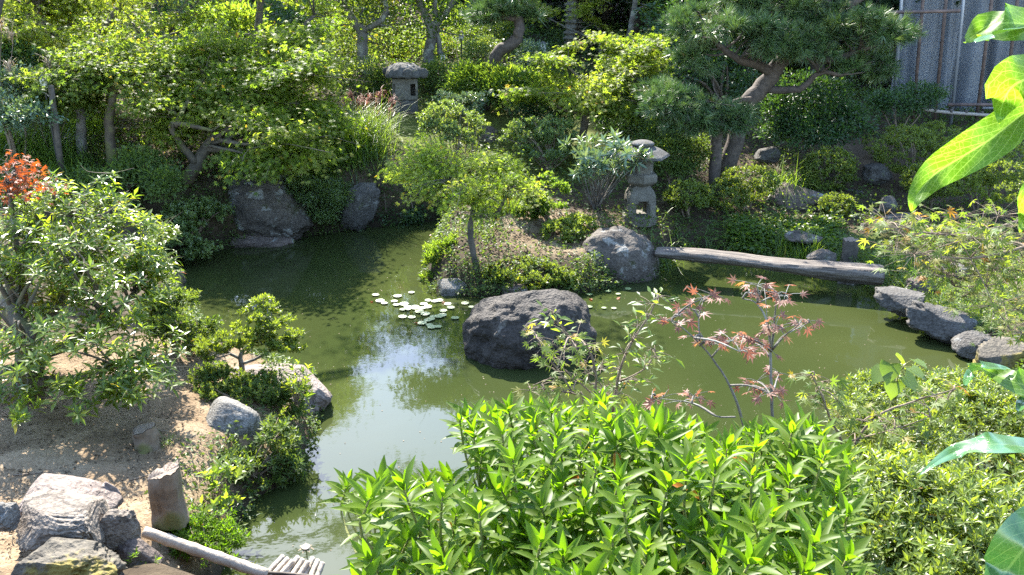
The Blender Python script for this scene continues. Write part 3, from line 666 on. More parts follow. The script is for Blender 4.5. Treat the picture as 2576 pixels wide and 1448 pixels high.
def pagoda():
    Y = 22.4; base = on(1442, 110, Y); k = M(60, Y, 1); root = empty('stone_pagoda', base, 'slender grey tiered stone pagoda in the dark wood', 'pagoda', rz=.95)
    top = 3.6; h = 13.5*k; z = -.1
    bm = bmesh.new(); box(bm, (0,0,.05), (34*k,34*k,.5)); bm_obj('base', bm, RK['edge'], root); z = .302; i = 0
    while z < top:
        w = (38 - i*.35)*k; bm = bmesh.new()
        vs = []
        for s, zz in ((w*.36,z),(w*.36,z+h*.4),(w*.5,z+h*.42),(w*.5,z+h*.62),(w*.36,z+h*.995)): vs.append([bm.verts.new((x*s, y*s, zz)) for x, y in ((-1,-1),(1,-1),(1,1),(-1,1))])
        for a, b in zip(vs, vs[1:]):
            for j in range(4): bm.faces.new((a[j], a[(j+1)%4], b[(j+1)%4], b[j]))
        bm.faces.new(vs[0][::-1]); bm.faces.new(vs[-1]); bm_obj('tier', bm, RK['lantern'], root); z += h; i += 1
pagoda()

# ------------------------------------------------------------------ tarpaulin, scaffold, garden lamps
def tarp():
    m, N, L, P = newmat('tarpaulin_cloth'); t = ntex(N, L, 1.2, 5, .6); r = ramp(N, [(.3,(.17,.18,.19)),(.7,(.27,.28,.295))]); L.new(t.outputs[0], r.inputs[0]); L.new(r.outputs[0], P.inputs['Base Color']); P.inputs['Roughness'].default_value = .6
    tr = N.new("ShaderNodeBsdfTranslucent"); L.new(r.outputs[0], tr.inputs[0]); s = N.new("ShaderNodeMixShader"); s.inputs[0].default_value = .5
    L.new(P.outputs[0], s.inputs[1]); L.new(tr.outputs[0], s.inputs[2]); L.new(s.outputs[0], N["Material Output"].inputs[0])
    Y = 18.6; x0, x1 = W(2268, 100, Y=Y+.6)[0], 13.5; z0, z1 = gz(9.5, 18.6), 6.8; nx, nz = 150, 40
    V = []; rng = np.random.default_rng(2)
    for j in range(nz+1):
        for i in range(nx+1):
            f = i/nx; x = x0+(x1-x0)*f; g = j/nz; fold = .10*math.sin(f*58+.6*math.sin(g*5))+.05*math.sin(f*131+g*3)+.09*noise.noise(Vector((f*14, g*3, 0)))
            V.append((x+.05*math.sin(g*7+f*40), Y+.8-f*1.0+fold*(1.1-.5*g), z0+(z1-z0)*g-.12))
    w = nx+1; Q = [(j*w+i, j*w+i+1, (j+1)*w+i+1, (j+1)*w+i) for j in range(nz) for i in range(nx)]
    o = mesh_obj('tarpaulin', V, Q, m, None, True); md = o.modifiers.new('thick', 'SOLIDIFY'); md.thickness = .01
    tag(o, 'grey blue tarpaulin hanging in folds behind scaffold poles', 'tarpaulin')
    mp, N, L, P = newmat('galvanised_pipe'); P.inputs['Base Color'].default_value = (.25,.26,.28,1); P.inputs['Metallic'].default_value = .5; P.inputs['Roughness'].default_value = .5
    mr, N, L, P = newmat('rusty_pipe'); t = ntex(N, L, 9, 4); r = ramp(N, [(.3,(.05,.035,.03)),(.7,(.14,.09,.07))]); L.new(t.outputs[0], r.inputs[0]); L.new(r.outputs[0], P.inputs['Base Color']); P.inputs['Roughness'].default_value = .7
    root = empty('scaffold', on(2400, 300, 18.0), 'scaffold of metal poles and rails in front of the tarpaulin', 'scaffold')
    for ua, ub, Yp, mt in ((2245,2268,18.2,mp),(2392,2424,17.9,mp),(2455,2495,17.8,mr),(2350,2380,18.15,mr),(2295,2322,18.3,mr),(2520,2560,18.0,mr),(2575,2615,17.9,mp)):
        a = W(ua, 320, Y=Yp); a[2] = gz(a[0], a[1])-.1; b = W(ub, 0, Y=Yp); b = b+(b-a)*.9; T = Tubes(); T.add([a, b], [.034, .034], 8); T.build('pole', mt, root)
    for (ua, va), (ub, vb), mt in (((2235,32),(2415,28),mr),((2385,264),(2640,264),mr),((2470,272),(2640,270),mp)):
        T = Tubes(); T.add([W(ua, va, Y=17.8), W(ub, vb, Y=17.7)], [.033,.033], 8); T.build('rail', mt, root)
    root = empty('bamboo_rail', W(2330, 277, Y=17.6), 'pale bamboo rail lashed across the foot of the scaffold', 'rail')
    T = Tubes(); T.add([W(2316, 275, Y=17.6), W(2400, 285, Y=17.6), W(2640, 300, Y=17.5)], [.035,.034,.03], 8); T.build('cane', BK['pale'], root)
    for u in (2352, 2392, 2430, 2470): T = Tubes(); c = W(u, 275+(u-2316)*.07, Y=17.6); T.add([c-(.02,0,0), c+(.02,0,0)], [.042,.042], 8); T.build('lashing', BK['dark'], root)
tarp()
PWH, N_, L_, P_ = newmat('lamp_paper'); P_.inputs['Base Color'].default_value = (.5,.48,.44,1); P_.inputs['Roughness'].default_value = .6
BLK, N_, L_, P_ = newmat('black_paint'); P_.inputs['Base Color'].default_value = (.02,.02,.02,1); P_.inputs['Roughness'].default_value = .45
def lamp(label, u, v, Y, hpx, wpx, foot_v=None):
    top = W(u, v, Y=Y); s = M(v, Y, 1); g = gz(top[0], top[1]); root = empty('garden_lamp', (top[0], top[1], g), label, 'lamp'); h = top[2]-g
    bm = bmesh.new(); lathe(bm, [(.016,-.1),(.016,h-hpx*s)], 8); bm_obj('post', bm, BLK, root)
    bm = bmesh.new(); box(bm, (0,0,h-hpx*s*.5), (wpx*s, wpx*s, hpx*s), .008); bm_obj('lamp_shade', bm, PWH, root)
    bm = bmesh.new(); lathe(bm, [(wpx*s*.85,h),(wpx*s*.8,h+.012),(.02,h+.05)], 4, math.pi/4); bm_obj('cap', bm, BLK, root)
lamp('pale square garden lamp on a thin post beside the second forked tree', 1160, 84, 20.5, 17, 11)
lamp('low white garden lamp peeping over shrubs beneath the forked trees', 1113, 138, 19.0, 15, 12)
lamp('small white garden lamp above the bushes beneath the pagoda', 1366, 110, 20.0, 20, 14)
lamp('black framed white garden lamp by the pampas plumes', 108, 198, 12.5, 24, 14)
def post_thing():
    b = on(148, 400, 12.4); root = empty('wooden_post', b, 'thin dark leaning stake under the pampas grass', 'post'); T = Tubes(); T.add([b-(0,0,.1), W(128, 215, Y=12.4)], [.045,.04], 8, 1); T.build('shaft', BK['dark'], root)
post_thing()

# ------------------------------------------------------------------ background wood
def pt(u, v, Y, r): return (*W(u, v, Y=Y), r)
def cedar(label, x, y, h, seed, low=.2, w=1.6, n=6500):
    rng = np.random.default_rng(seed); b = np.array([x, y, gz(x, y)]); blobs = []
    for i in range(9):
        f = low+(1-low)*i/9; blobs.append((b+(0,0,h*f)+np.array([*rng.normal(size=2)*.15,0]), np.array([w*(1.15-f), w*(1.15-f), h*.07])))
    tr = [(*(b-(0,0,.2)), .2), (*(b+(rng.normal()*.1, 0, h*.5)), .14), (*(b+(0,0,h)), .03)]
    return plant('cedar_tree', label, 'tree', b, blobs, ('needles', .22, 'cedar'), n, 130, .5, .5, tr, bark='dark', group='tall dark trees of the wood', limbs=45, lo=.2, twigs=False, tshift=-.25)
CED = 'tall dark evergreen trunk rising in the deep wood beyond the garden'
protos = []
spots = [(-17,30,11),(-13.5,27,9.5),(-11,31,11),(-8,29,9),(-6.3,33,8),(1.2,31,10.5),(2.9,28,12),(4.3,32,13),(5.6,29,12),(7.2,31,13),(8.4,27.5,11.5),(17,27,12),(19.5,30,12),(-20,28,11),(22,26,12),(-3.2,34,6.5),(0.1,35,10),(3.5,25.5,10),(6.4,25,10.5),(0.4,27,9.5),(1.9,26.4,9.5),(4.9,27,11),(7.6,25.6,11),(9.2,25.2,11),(-1.2,29,9),(-0.6,31.5,10),(2.2,33,12),(6,31,12),(8.6,30,12),(5.4,20.6,9),(7.1,21.2,9.5),(4.3,22.2,9.5),(8.9,20.9,9),(3.3,24.6,10.5),(-.1,24.6,9.5),(3.7,24.3,11),(10.4,22.4,9.5),(6.2,23,10.5)]
for i, (x, y, h) in enumerate(spots):
    if i < 3: protos.append((cedar(CED, x, y, h, i), h, (x, y)))
    else:
        o, h0, p0 = protos[i % 3]; c = o.copy(); COL.objects.link(c); c.location = (x, y, gz(x, y)); c.scale = (1, 1, h/h0); c.rotation_euler.z = i*1.3
        for ch in o.children:
            d = ch.copy(); COL.objects.link(d); d.parent = c
def far_wood():   # one far mass of dark leaves closing the view up the hillside
    rng = nrng(); n = 60000; x = rng.uniform(-34, 34, n); y = rng.uniform(26, 44, n); z0 = ground(np.column_stack([x, y]))
    lump = np.array([noise.noise(Vector((a*.35, b*.35, 2.))) for a, b in zip(x, y)])
    P = np.column_stack([x, y, z0+rng.random(n)**1.3*np.clip(2.4+3*lump, .6, 6)]); D = unit(rng.normal(size=(n,3))); N = rng.normal(size=(n,3))+(0,-.2,.7)
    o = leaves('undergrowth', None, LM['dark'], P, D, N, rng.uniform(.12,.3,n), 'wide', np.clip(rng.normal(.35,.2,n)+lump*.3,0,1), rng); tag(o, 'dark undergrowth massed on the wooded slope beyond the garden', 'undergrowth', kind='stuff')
far_wood()
def hill_cover():  # low plants covering the garden slope
    rng = nrng(); n = 330000; x = rng.uniform(-16, 14, n); y = rng.uniform(1.5, 26, n); fr = (np.abs(x) < .62*y+.8) & ((y > 10) | (x > 4.2) | (x < -4.3) | ((y < 5.8) & (x > -.3))); x = x[fr]; y = y[fr]; n = len(x); p = np.column_stack([x, y]); sd = np.concatenate([pond_sd(q) for q in np.array_split(p, 30)])
    lump = np.array([noise.noise(Vector((a*.9, b*.9, 7.))) for a, b in p])
    isl = np.exp(-((x-.75)/.95)**2-((y-12.1)/.75)**2); mossy = np.exp(-((x-.6)/1.6)**2-((y-16.3)/1.2)**2)+np.exp(-((x+2.2)/.9)**2-((y-16.2)/1.0)**2); bare = np.exp(-((x-7)/1.8)**2-((y-15.5)/2)**2)
    keep = (sd > .12) & (rng.random(n) < np.clip(.75+lump*1.2, .1, 1)) & (isl < .75) & (mossy < .5) & (bare < .5); p = p[keep]; lump = lump[keep]; m = len(p)
    P = np.column_stack([p, ground(p)+rng.random(m)**1.6*np.clip(.22+.35*lump, .06, .5)]); D = unit(rng.normal(size=(m,3))*(1,1,.5)+(0,0,.25)); N = rng.normal(size=(m,3))*.5+(0,-.1,1)
    o = leaves('ground_cover', None, LM['mid'], P, D, N, rng.uniform(.035,.07,m)*(.5+P[:,1]/20), 'oval', np.clip(rng.normal(.35,.2,m)+lump*.35,0,1), rng); tag(o, 'low leafy plants covering the garden slope', 'ground cover', kind='stuff')
hill_cover()
def shore_fringe():
    rng = nrng(); n = 400000; x = rng.uniform(-6.2, 6, n); y = rng.uniform(5.2, 15.5, n); p = np.column_stack([x, y]); sd = np.concatenate([pond_sd(q) for q in np.array_split(p, 60)]); sd = np.where((x > -1.4) & (x < 2.1) & (y < 13.4) & (y > 10.2) & (sd > .36), 9, sd)
    lump = np.array([noise.noise(Vector((a*1.6, b*1.6, 3.))) for a, b in p]); w = np.where((y > 10.4) | (x > 3), 1, np.where((x < -1) & (y < 9), .55, .9))
    keep = (sd > -.05) & (sd < .45) & (rng.random(n) < np.clip(.65+lump*1.3, 0, 1)*w) & ~((x > 1.6) & (x < 4.9) & (y < 10.6) & (y > 9.8)); p = p[keep]; lump = lump[keep]; m = len(p)
    P = np.column_stack([p, np.maximum(ground(p), 0)+.01+rng.random(m)*np.clip(.10+.16*lump, .02, .25)]); D = unit(rng.normal(size=(m,3))*(1,1,.4)+(0,-.3,.1)); N = rng.normal(size=(m,3))*.5+(0,-.3,1)
    o = leaves('shore_plants', None, LM['mid'], P, D, N, rng.uniform(.025,.06,m), 'oval', np.clip(rng.normal(.4,.22,m)+lump*.3,0,1), rng); tag(o, 'small creeping plants fringing the water along the shore', 'shore plants', kind='stuff')
shore_fringe()

# ------------------------------------------------------------------ trees of the garden (far to near)
def tree(*a, **k): return plant(*a, **k)
b = on(175, 330, 15.5)
tree('maple_tree', 'large yellow green maple spreading over the pampas plumes and twin trunks', 'tree', b,
     [B(110,70,200,75,15.6,1.6), B(330,80,190,80,15.8,1.6), B(480,120,70,70,15.2,1.2), B(230,170,170,50,15.0,1.2), B(420,190,90,50,14.6,1.0), B(300,-80,330,110,16,2), B(60,-60,160,120,16,2), B(620,-120,160,90,16,1.6)],
     ('star', .075, 'yellow_maple'), 46000, 420, .34, .28, [[(*b,.16), pt(172,200,15.5,.13), pt(160,135,15.5,.11), pt(118,70,15.5,.07), pt(60,0,15.6,.05)], [pt(172,190,15.5,.1), pt(215,130,15.4,.07), pt(270,60,15.6,.055), pt(330,-20,15.8,.04), pt(420,-110,16,.03)], [pt(182,250,15.5,.09), pt(300,195,15.1,.06), pt(370,135,15.1,.05), pt(420,90,15.3,.03)]], bark='dark', limbs=90)
b = on(560, 300, 17.5)
tree('maple_tree', 'bright upright maple behind the leaning maple, tips turning gold', 'tree', b,
     [B(700,120,90,70,17,1.2), B(760,170,90,60,16.6,1.2), B(620,150,90,50,16.8,1.2), B(800,60,80,60,17.4,1.2), B(650,-110,120,120,17.8,1.8), B(760,-190,130,120,17.8,1.8)],
     ('star', .07, 'yellow_maple'), 22000, 230, .3, .3, [[(*b,.13), pt(590,200,17.3,.1), pt(640,110,17.2,.08), pt(660,-20,17.5,.06), pt(690,-160,17.8,.03)], [pt(620,140,17.2,.06), pt(720,100,17,.04), pt(790,40,17.2,.03)]], bark='dark', limbs=60, tshift=-.08)
for lab, tr, bl, th in (
    ('pale barked tree forking low behind the squat lantern, leaves golden', [[pt(915,165,19.6,.14), pt(912,110,19.6,.115), pt(908,77,19.6,.11), pt(880,40,19.6,.08), pt(856,-10,19.7,.07), pt(850,-90,19.7,.04)], [pt(908,80,19.6,.08), pt(945,62,19.5,.06), pt(972,30,19.5,.055), pt(965,-30,19.6,.05), pt(985,-120,19.7,.03)]],
     [B(850,50,60,55,19.6), B(920,30,70,40,19.8), B(985,90,60,50,19.9), B(860,-40,90,70,19.8,1.2), B(985,-60,80,70,19.8,1.2), B(930,-130,100,60,19.8,1.2), B(960,120,50,30,20)], .05),
    ('dark stemmed forked tree standing between the squat lantern and the curved pine', [[pt(1078,165,20,.14), pt(1083,110,20,.12), pt(1088,73,20,.11), pt(1070,40,20,.08), pt(1052,-5,20,.07), pt(1040,-90,20,.04)], [pt(1086,75,20,.09), pt(1115,40,20,.075), pt(1142,-5,20,.065), pt(1165,-100,20,.04)], [pt(1108,140,20,.06), pt(1102,95,20,.05), pt(1093,0,20,.05), pt(1100,-110,20,.03)]],
     [B(1035,30,60,60,20), B(1090,20,70,50,20.2), B(1150,55,45,45,20), B(1160,10,50,40,20.3), B(1040,100,50,35,20.3), B(1050,-70,90,70,20,1.2), B(1140,-70,80,70,20,1.2), B(1095,-150,80,50,20,1.2)], .02)):
    b = np.array(tr[0][0][:3]); b[2] = gz(b[0], b[1]); tr[0].insert(0, (*b, tr[0][0][3]*1.15))
    tree('deciduous_tree', lab, 'tree', b, bl, ('oval', .085, 'gold_maple' if th > .03 else 'fresh'), 9000, 150, .32, .5, tr, bark='grey', limbs=50, tshift=th-.1)
# curved pine beside the path
b = on(1214, 240, 17.3)
def pinetree(label, b, trunk, pads, n, k, cr, bark='pine', size=.16, tshift=0, limbs=60, lo=.5):
    return plant('pine_tree', label, 'tree', b, pads, ('needles', size, 'pine'), n, k, cr, .45, trunk, bark=bark, limbs=limbs, mode='shrub', outw=.5, upw=.7, tshift=tshift, lift=.1, lo=lo)
pinetree('crooked pine with a snaking bare trunk beneath a small tufted crown', b, [[(*b,.14), pt(1226,195,17.3,.125), pt(1240,160,17.3,.12), pt(1258,130,17.2,.12), pt(1290,108,17.1,.115), pt(1306,85,17.1,.1), pt(1303,40,17.2,.09), pt(1290,-20,17.3,.07), pt(1300,-90,17.4,.04)], [pt(1303,50,17.2,.06), pt(1260,45,17.1,.04), pt(1215,55,17,.03)]],
     [B(1235,35,45,24,17.1,.5), B(1275,18,48,26,17.2,.5), B(1212,62,30,14,17,.3), B(1300,45,20,18,17.3,.3), B(1300,-70,80,50,17.3,.8)], 2600, 90, .2)
b = on(1460, 330, 15.2)
tree('maple_tree', 'sunlit lime green maple with a slanting trunk below the pagoda', 'tree', b,
     [B(1380,180,70,45,15.4,.9), B(1450,162,80,44,15.6,.9), B(1530,160,80,50,15.6,.9), B(1600,130,45,35,15.8,.6), B(1420,225,70,30,15.1,.7), B(1520,215,80,35,15.2,.8), B(1590,190,55,40,15.4,.6), B(1345,205,40,40,15.4,.6), B(1530,245,40,25,15,.5)],
     ('star', .075, 'yellow_maple'), 22000, 260, .24, .3, [[(*b,.075), pt(1475,290,15.2,.065), pt(1493,258,15.2,.06), pt(1518,226,15.3,.05), pt(1545,180,15.5,.035), pt(1590,130,15.8,.02)], [pt(1493,258,15.2,.04), pt(1470,210,15.3,.03), pt(1430,170,15.5,.02)]], bark='moss', limbs=70, tshift=-.12)
b = on(1570, 260, 20.5)
tree('slim_tree', 'slim bare grey trunk leaning past the pagoda with high leaves', 'tree', b, [B(1620,-80,110,60,20.5,1.2), B(1560,-130,100,60,20.8,1.2), B(1660,25,40,14,20.3,.5)], ('star', .08, 'green_maple'), 6000, 90, .35, .3,
     [[(*b,.09), pt(1562,200,20.5,.08), pt(1572,135,20.5,.075), pt(1588,70,20.5,.07), pt(1599,0,20.5,.065), pt(1615,-110,20.6,.03)], [pt(1545,190,20.7,.06), pt(1578,100,20.6,.05), pt(1590,60,20.5,.04)]], bark='grey', limbs=25)
b = on(1512, 140, 21.5)
tree('maple_tree', 'thin maple with a golden horizontal branch crossing the pagoda', 'tree', b, [B(1345,20,40,14,20.6,.4), B(1390,25,38,14,20.6,.4), B(1445,42,34,6,20.6,.25), B(1490,15,24,16,20.8,.3), B(1496,62,18,14,20.9,.3), B(1520,-60,90,50,21.2,.9)],
     ('star', .085, 'yellow_maple'), 4200, 70, .24, .3, [[(*b,.05), pt(1510,80,21.4,.045), pt(1490,40,21.4,.035), pt(1500,-60,21.3,.02)], [pt(1511,105,21.4,.03), pt(1460,85,21,.025), pt(1410,62,20.7,.015), pt(1350,30,20.6,.008)]], bark='grey', limbs=22)
# great black pine
b = on(1832, 330, 14.8)
pinetree('great spreading black pine with layered needle pads near the tarpaulin', b, [[(*b,.15), pt(1872,278,14.8,.145), pt(1915,225,14.8,.14), pt(1948,180,14.8,.135), pt(1975,140,14.9,.12), pt(2010,100,15,.13), pt(2060,50,15,.11), pt(2080,-10,15.1,.09), pt(2100,-120,15.2,.05)],
    [pt(1945,185,14.8,.09), pt(1905,165,14.6,.07), pt(1860,150,14.4,.06), pt(1800,110,14.3,.04)], [pt(2030,85,15,.09), pt(1980,60,14.9,.08), pt(1920,25,14.7,.06), pt(1850,-20,14.6,.05)], [pt(1985,140,14.9,.08), pt(2080,150,14.7,.06), pt(2160,130,14.5,.045), pt(2230,100,14.5,.03)],
    [pt(1930,225,14.8,.07), pt(2010,225,14.5,.055), pt(2060,185,14.4,.04), pt(2120,190,14.3,.03)], [pt(1900,250,14.8,.06), pt(1865,252,14.5,.045), pt(1820,262,14.3,.03)], [pt(2050,55,15,.08), pt(2120,25,14.9,.06), pt(2190,-20,14.9,.04)]],
    [B(1760,60,62,36,14.3,.8), B(1850,75,85,42,14.3,.9), B(1930,100,80,40,14.3,.8), B(1990,105,50,28,14.4,.6), B(2030,45,60,30,14.7,.7), B(2120,60,80,40,14.5,.8), B(2200,80,70,42,14.5,.7), B(2250,75,32,32,14.6,.4), B(2100,115,80,26,14.5,.7),
     B(2150,175,60,22,14.3,.5), B(2210,160,32,26,14.4,.4), B(1765,150,48,22,14.2,.5), B(1860,10,90,35,14.8,.8), B(1960,20,70,30,15,.8), B(2050,-60,120,40,15,.9), B(1900,-90,100,40,15,.9)], 9500, 300, .15, size=.16, limbs=120, lo=.55)
b = on(1803, 410, 14.0)
pinetree('small pine with a stout upright trunk and low blue green pads', b, [[(*b,.1), pt(1802,360,14,.09), pt(1806,320,14,.08), pt(1800,285,14,.06), pt(1790,255,14,.03)], [pt(1806,325,14,.05), pt(1760,290,13.8,.03), pt(1700,270,13.6,.02)]],
    [B(1690,262,60,22,13.7,.5), B(1760,250,55,24,13.8,.5), B(1820,295,50,22,13.8,.5), B(1740,305,60,18,13.7,.5), B(1670,235,35,18,13.9,.4), B(1850,270,25,14,14,.3)], 2600, 110, .17, size=.15, limbs=50)
# mid maples on the far shore
for lab, u, Y, r in (('straight grey barked maple nearer the dark stake, of the pair of trunks', 206, 13.2, .085), ('straight dark mossy maple trunk of the pair, nearer the leaning maple', 278, 13.0, .085)):
    b = on(u, 398, Y); s = -1 if u < 240 else 1
    tree('maple_tree', lab, 'tree', b, [B(u+s*45,215,70,45,Y,.7), B(u+s*20,155,44,34,Y+.5,.5), B(u-s*45,170,34,26,Y+.4,.5), B(u-s*10,185,70,40,Y+.3,.7), B(u+s*55,265,60,30,Y-.2,.6)], ('star', .075, 'green_maple'), 11000, 120, .24, .32,
         [[(*b,r), pt(u-1,340,Y,r*.85), pt(u-3,295,Y,r*.75), pt(u+s*8,240,Y,r*.6), pt(u+s*12,180,Y+.2,r*.25)]], bark='grey' if s < 0 else 'moss', limbs=30)
b = on(445, 490, 12.9)
tree('maple_tree', 'leaning green maple reaching over the massive far boulder', 'tree', b,
     [B(420,190,80,45,13.6,.9), B(520,150,90,60,13.8,.9), B(740,120,60,50,14.2,.8), B(560,95,44,40,14,.6), B(660,85,40,34,14.2,.6), B(455,140,40,30,13.8,.6), B(820,170,40,50,14,.7), B(600,210,80,50,13.6,.9), B(690,200,90,60,13.6,1), B(780,210,70,60,13.8,.9), B(480,270,100,50,13.2,.8), B(580,290,90,50,13.2,.8), B(680,300,90,50,13.2,.9), B(770,300,60,50,13.4,.8), B(590,360,80,42,12.9,.7), B(690,375,80,36,12.7,.7), B(770,375,60,40,13.1,.6), B(520,345,60,40,13,.5), B(430,260,60,40,13.1,.6)],
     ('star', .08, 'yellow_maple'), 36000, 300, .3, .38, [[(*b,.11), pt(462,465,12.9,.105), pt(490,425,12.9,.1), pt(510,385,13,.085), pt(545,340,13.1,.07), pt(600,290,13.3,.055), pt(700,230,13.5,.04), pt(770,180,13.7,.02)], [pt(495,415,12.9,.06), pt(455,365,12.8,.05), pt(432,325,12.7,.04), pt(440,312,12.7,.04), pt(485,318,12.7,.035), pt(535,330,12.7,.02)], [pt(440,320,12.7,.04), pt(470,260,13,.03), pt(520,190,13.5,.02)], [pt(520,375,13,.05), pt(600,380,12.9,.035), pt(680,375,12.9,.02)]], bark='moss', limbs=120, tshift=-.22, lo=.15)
b = on(215, 420, 14.6)
tree('leafy_bush', 'glowing yellow green bush between the twin trunks', 'bush', b, [B(215,345,70,42,14.6,.6)], ('oval', .065, 'fresh'), 5200, 70, .22, .7, tr=.02, stems=9, mode='shrub', tshift=.2)

# ------------------------------------------------------------------ shrubs: (label, blobs, leaf, n, clumps, clump radius)
def shrub(kind, label, base, blobs, leaf, n, k, cr, **kw):
    kw.setdefault('mode', 'shrub'); kw.setdefault('flat', .6); kw.setdefault('lo', .6)
    return plant(kind, label, 'shrub', base, blobs, leaf, n, k, cr, **kw)
shrub('shrub', 'dark rounded shrub beside the squat lantern under the pale barked tree', on(905,240,17.6), [B(905,190,62,42,17.6), B(960,215,35,30,17.5)], ('oval',.05,'mid'), 9000, 130, .14)
shrub('shrub', 'clipped straw green shrub behind the crooked pine trunk', on(1225,180,19.2), [B(1222,135,46,36,19.2)], ('oval',.045,'pale'), 8000, 90, .14, lo=.8)
shrub('shrub', 'grey green bush under the high pine tuft', on(1250,110,21), [B(1260,78,60,24,21), B(1190,95,40,22,21.2)], ('oval',.06,'mid'), 6000, 90, .16)
shrub('bamboo_grass', 'feathery light green bamboo grass beside the crooked pine trunk', on(1290,255,17), [B(1275,215,65,42,17), B(1180,205,55,38,17.3), B(1340,225,40,36,16.6)], ('slim',.09,'fresh'), 15000, 170, .17, tr=.008, stems=30)
shrub('shrub', 'dusky shrub between the squat lantern and the forked tree', on(1120,215,18.2), [B(1110,185,48,34,18.2), B(1060,180,36,26,18.6)], ('oval',.05,'mid'), 7000, 90, .15)
shrub('shrub', 'white flecked dark bush under the pagoda beside the crooked pine', on(1345,150,19.6), [B(1335,140,38,34,19.6)], ('oval',.05,'silver'), 4500, 60, .14)
shrub('azalea_shrub', 'silvery low azalea at the foot of the crooked pine', on(1190,290,16), [B(1170,262,52,26,16.1), B(1115,250,30,18,16.3), B(1225,255,30,20,16.2)], ('oval',.04,'silver'), 8000, 120, .1, mode='rosette', ros=7)
shrub('azalea_shrub', 'pale airy azalea on thin stems below the squat lantern', on(1140,385,14.6), [B(1110,290,62,34,14.7), B(1170,315,60,30,14.6), B(1090,325,35,24,14.5), B(1150,345,50,20,14.5)], ('oval',.04,'pale'), 15000, 190, .1, mode='rosette', ros=7, tr=.016, stems=26)
shrub('azalea_shrub', 'grey green airy azalea on thin stems above the silver rhododendron', on(1385,415,14.4), [B(1330,325,55,30,14.5), B(1400,330,60,38,14.4), B(1380,375,70,28,14.3), B(1300,350,36,24,14.4)], ('oval',.04,'pale'), 15000, 190, .1, mode='rosette', ros=7, tr=.016, stems=26, tshift=-.2)
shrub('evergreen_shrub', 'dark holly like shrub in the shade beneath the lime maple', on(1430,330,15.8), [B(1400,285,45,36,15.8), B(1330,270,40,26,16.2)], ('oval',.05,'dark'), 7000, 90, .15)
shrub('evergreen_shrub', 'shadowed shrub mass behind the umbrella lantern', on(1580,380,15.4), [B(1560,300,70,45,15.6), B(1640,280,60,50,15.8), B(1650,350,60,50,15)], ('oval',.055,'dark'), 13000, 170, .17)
shrub('evergreen_shrub', 'sunflecked evergreen shrub filling the space under the small pine', on(1690,440,14), [B(1680,390,62,44,14), B(1740,380,42,40,14.2), B(1650,335,40,30,14.3)], ('oval',.05,'mid'), 11000, 140, .15, tshift=-.1)
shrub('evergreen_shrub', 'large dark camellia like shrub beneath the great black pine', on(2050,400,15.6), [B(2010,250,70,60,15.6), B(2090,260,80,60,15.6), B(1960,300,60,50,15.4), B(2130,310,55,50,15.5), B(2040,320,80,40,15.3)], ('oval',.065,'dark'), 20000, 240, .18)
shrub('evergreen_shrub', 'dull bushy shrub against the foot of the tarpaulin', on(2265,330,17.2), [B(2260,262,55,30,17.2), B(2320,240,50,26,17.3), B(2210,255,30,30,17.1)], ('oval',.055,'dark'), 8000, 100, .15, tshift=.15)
MD = ('oval', .032, 'clipped')
def mound(label, u, v, ru, rv, Y, n, k=None, foot=None, **kw):
    bl = [B(u,v,ru,rv,Y)]; kw.setdefault('lo', .88)
    if 'extra' in kw: bl += kw.pop('extra')
    b = on(u, foot or v+rv, Y); return shrub('clipped_azalea', label, b, bl, kw.pop('leaf', MD), n, k or max(60, n//55), kw.pop('cr', .075), mode='rosette', ros=6, **kw)
mound('round clipped azalea beside the grass fountain above the brown boulder', 2085, 425, 68, 52, 14.6, 14000)
mound('low clipped azalea spreading on top of the white faced rock slope', 2215, 360, 40, 30, 16, 6000, extra=[B(2270,345,50,30,16.2)], tshift=-.2)
mound('wide dark clipped azalea below the tarpaulin', 2290, 380, 90, 55, 14.6, 19000, extra=[B(2360,345,60,36,15)], tshift=-.15)
mound('tall clipped azalea bank at the end of the bamboo rail', 2480, 400, 120, 60, 13.2, 24000, extra=[B(2420,440,80,46,12.8), B(2530,460,80,50,12.4)], tshift=0)
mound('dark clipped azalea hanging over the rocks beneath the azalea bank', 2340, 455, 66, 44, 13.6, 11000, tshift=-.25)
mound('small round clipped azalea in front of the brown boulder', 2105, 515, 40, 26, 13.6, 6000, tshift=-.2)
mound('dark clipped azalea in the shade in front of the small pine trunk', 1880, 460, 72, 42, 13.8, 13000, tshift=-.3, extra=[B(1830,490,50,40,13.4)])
mound('flat topped azalea under the small pine next to the umbrella lantern', 1730, 490, 60, 34, 13.2, 9000, tshift=-.1, lo=.7)
# rhododendron
shrub('rhododendron', 'silver leaved rhododendron with bare crossing stems beside the umbrella lantern', on(1500,545,13), [B(1465,375,52,26,12.9,.45), B(1530,390,60,28,12.7,.45), B(1585,395,48,24,12.35,.3), B(1500,415,70,24,12.7,.45), B(1560,360,45,18,13,.3), B(1575,375,40,18,12.3,.25)], ('lance_lo',.13,'silver'), 1900, 62, .11, mode='rosette', ros=11, tr=.012, stems=34, bark='grey', tilt=(.6,1.5), sizevar=.15)
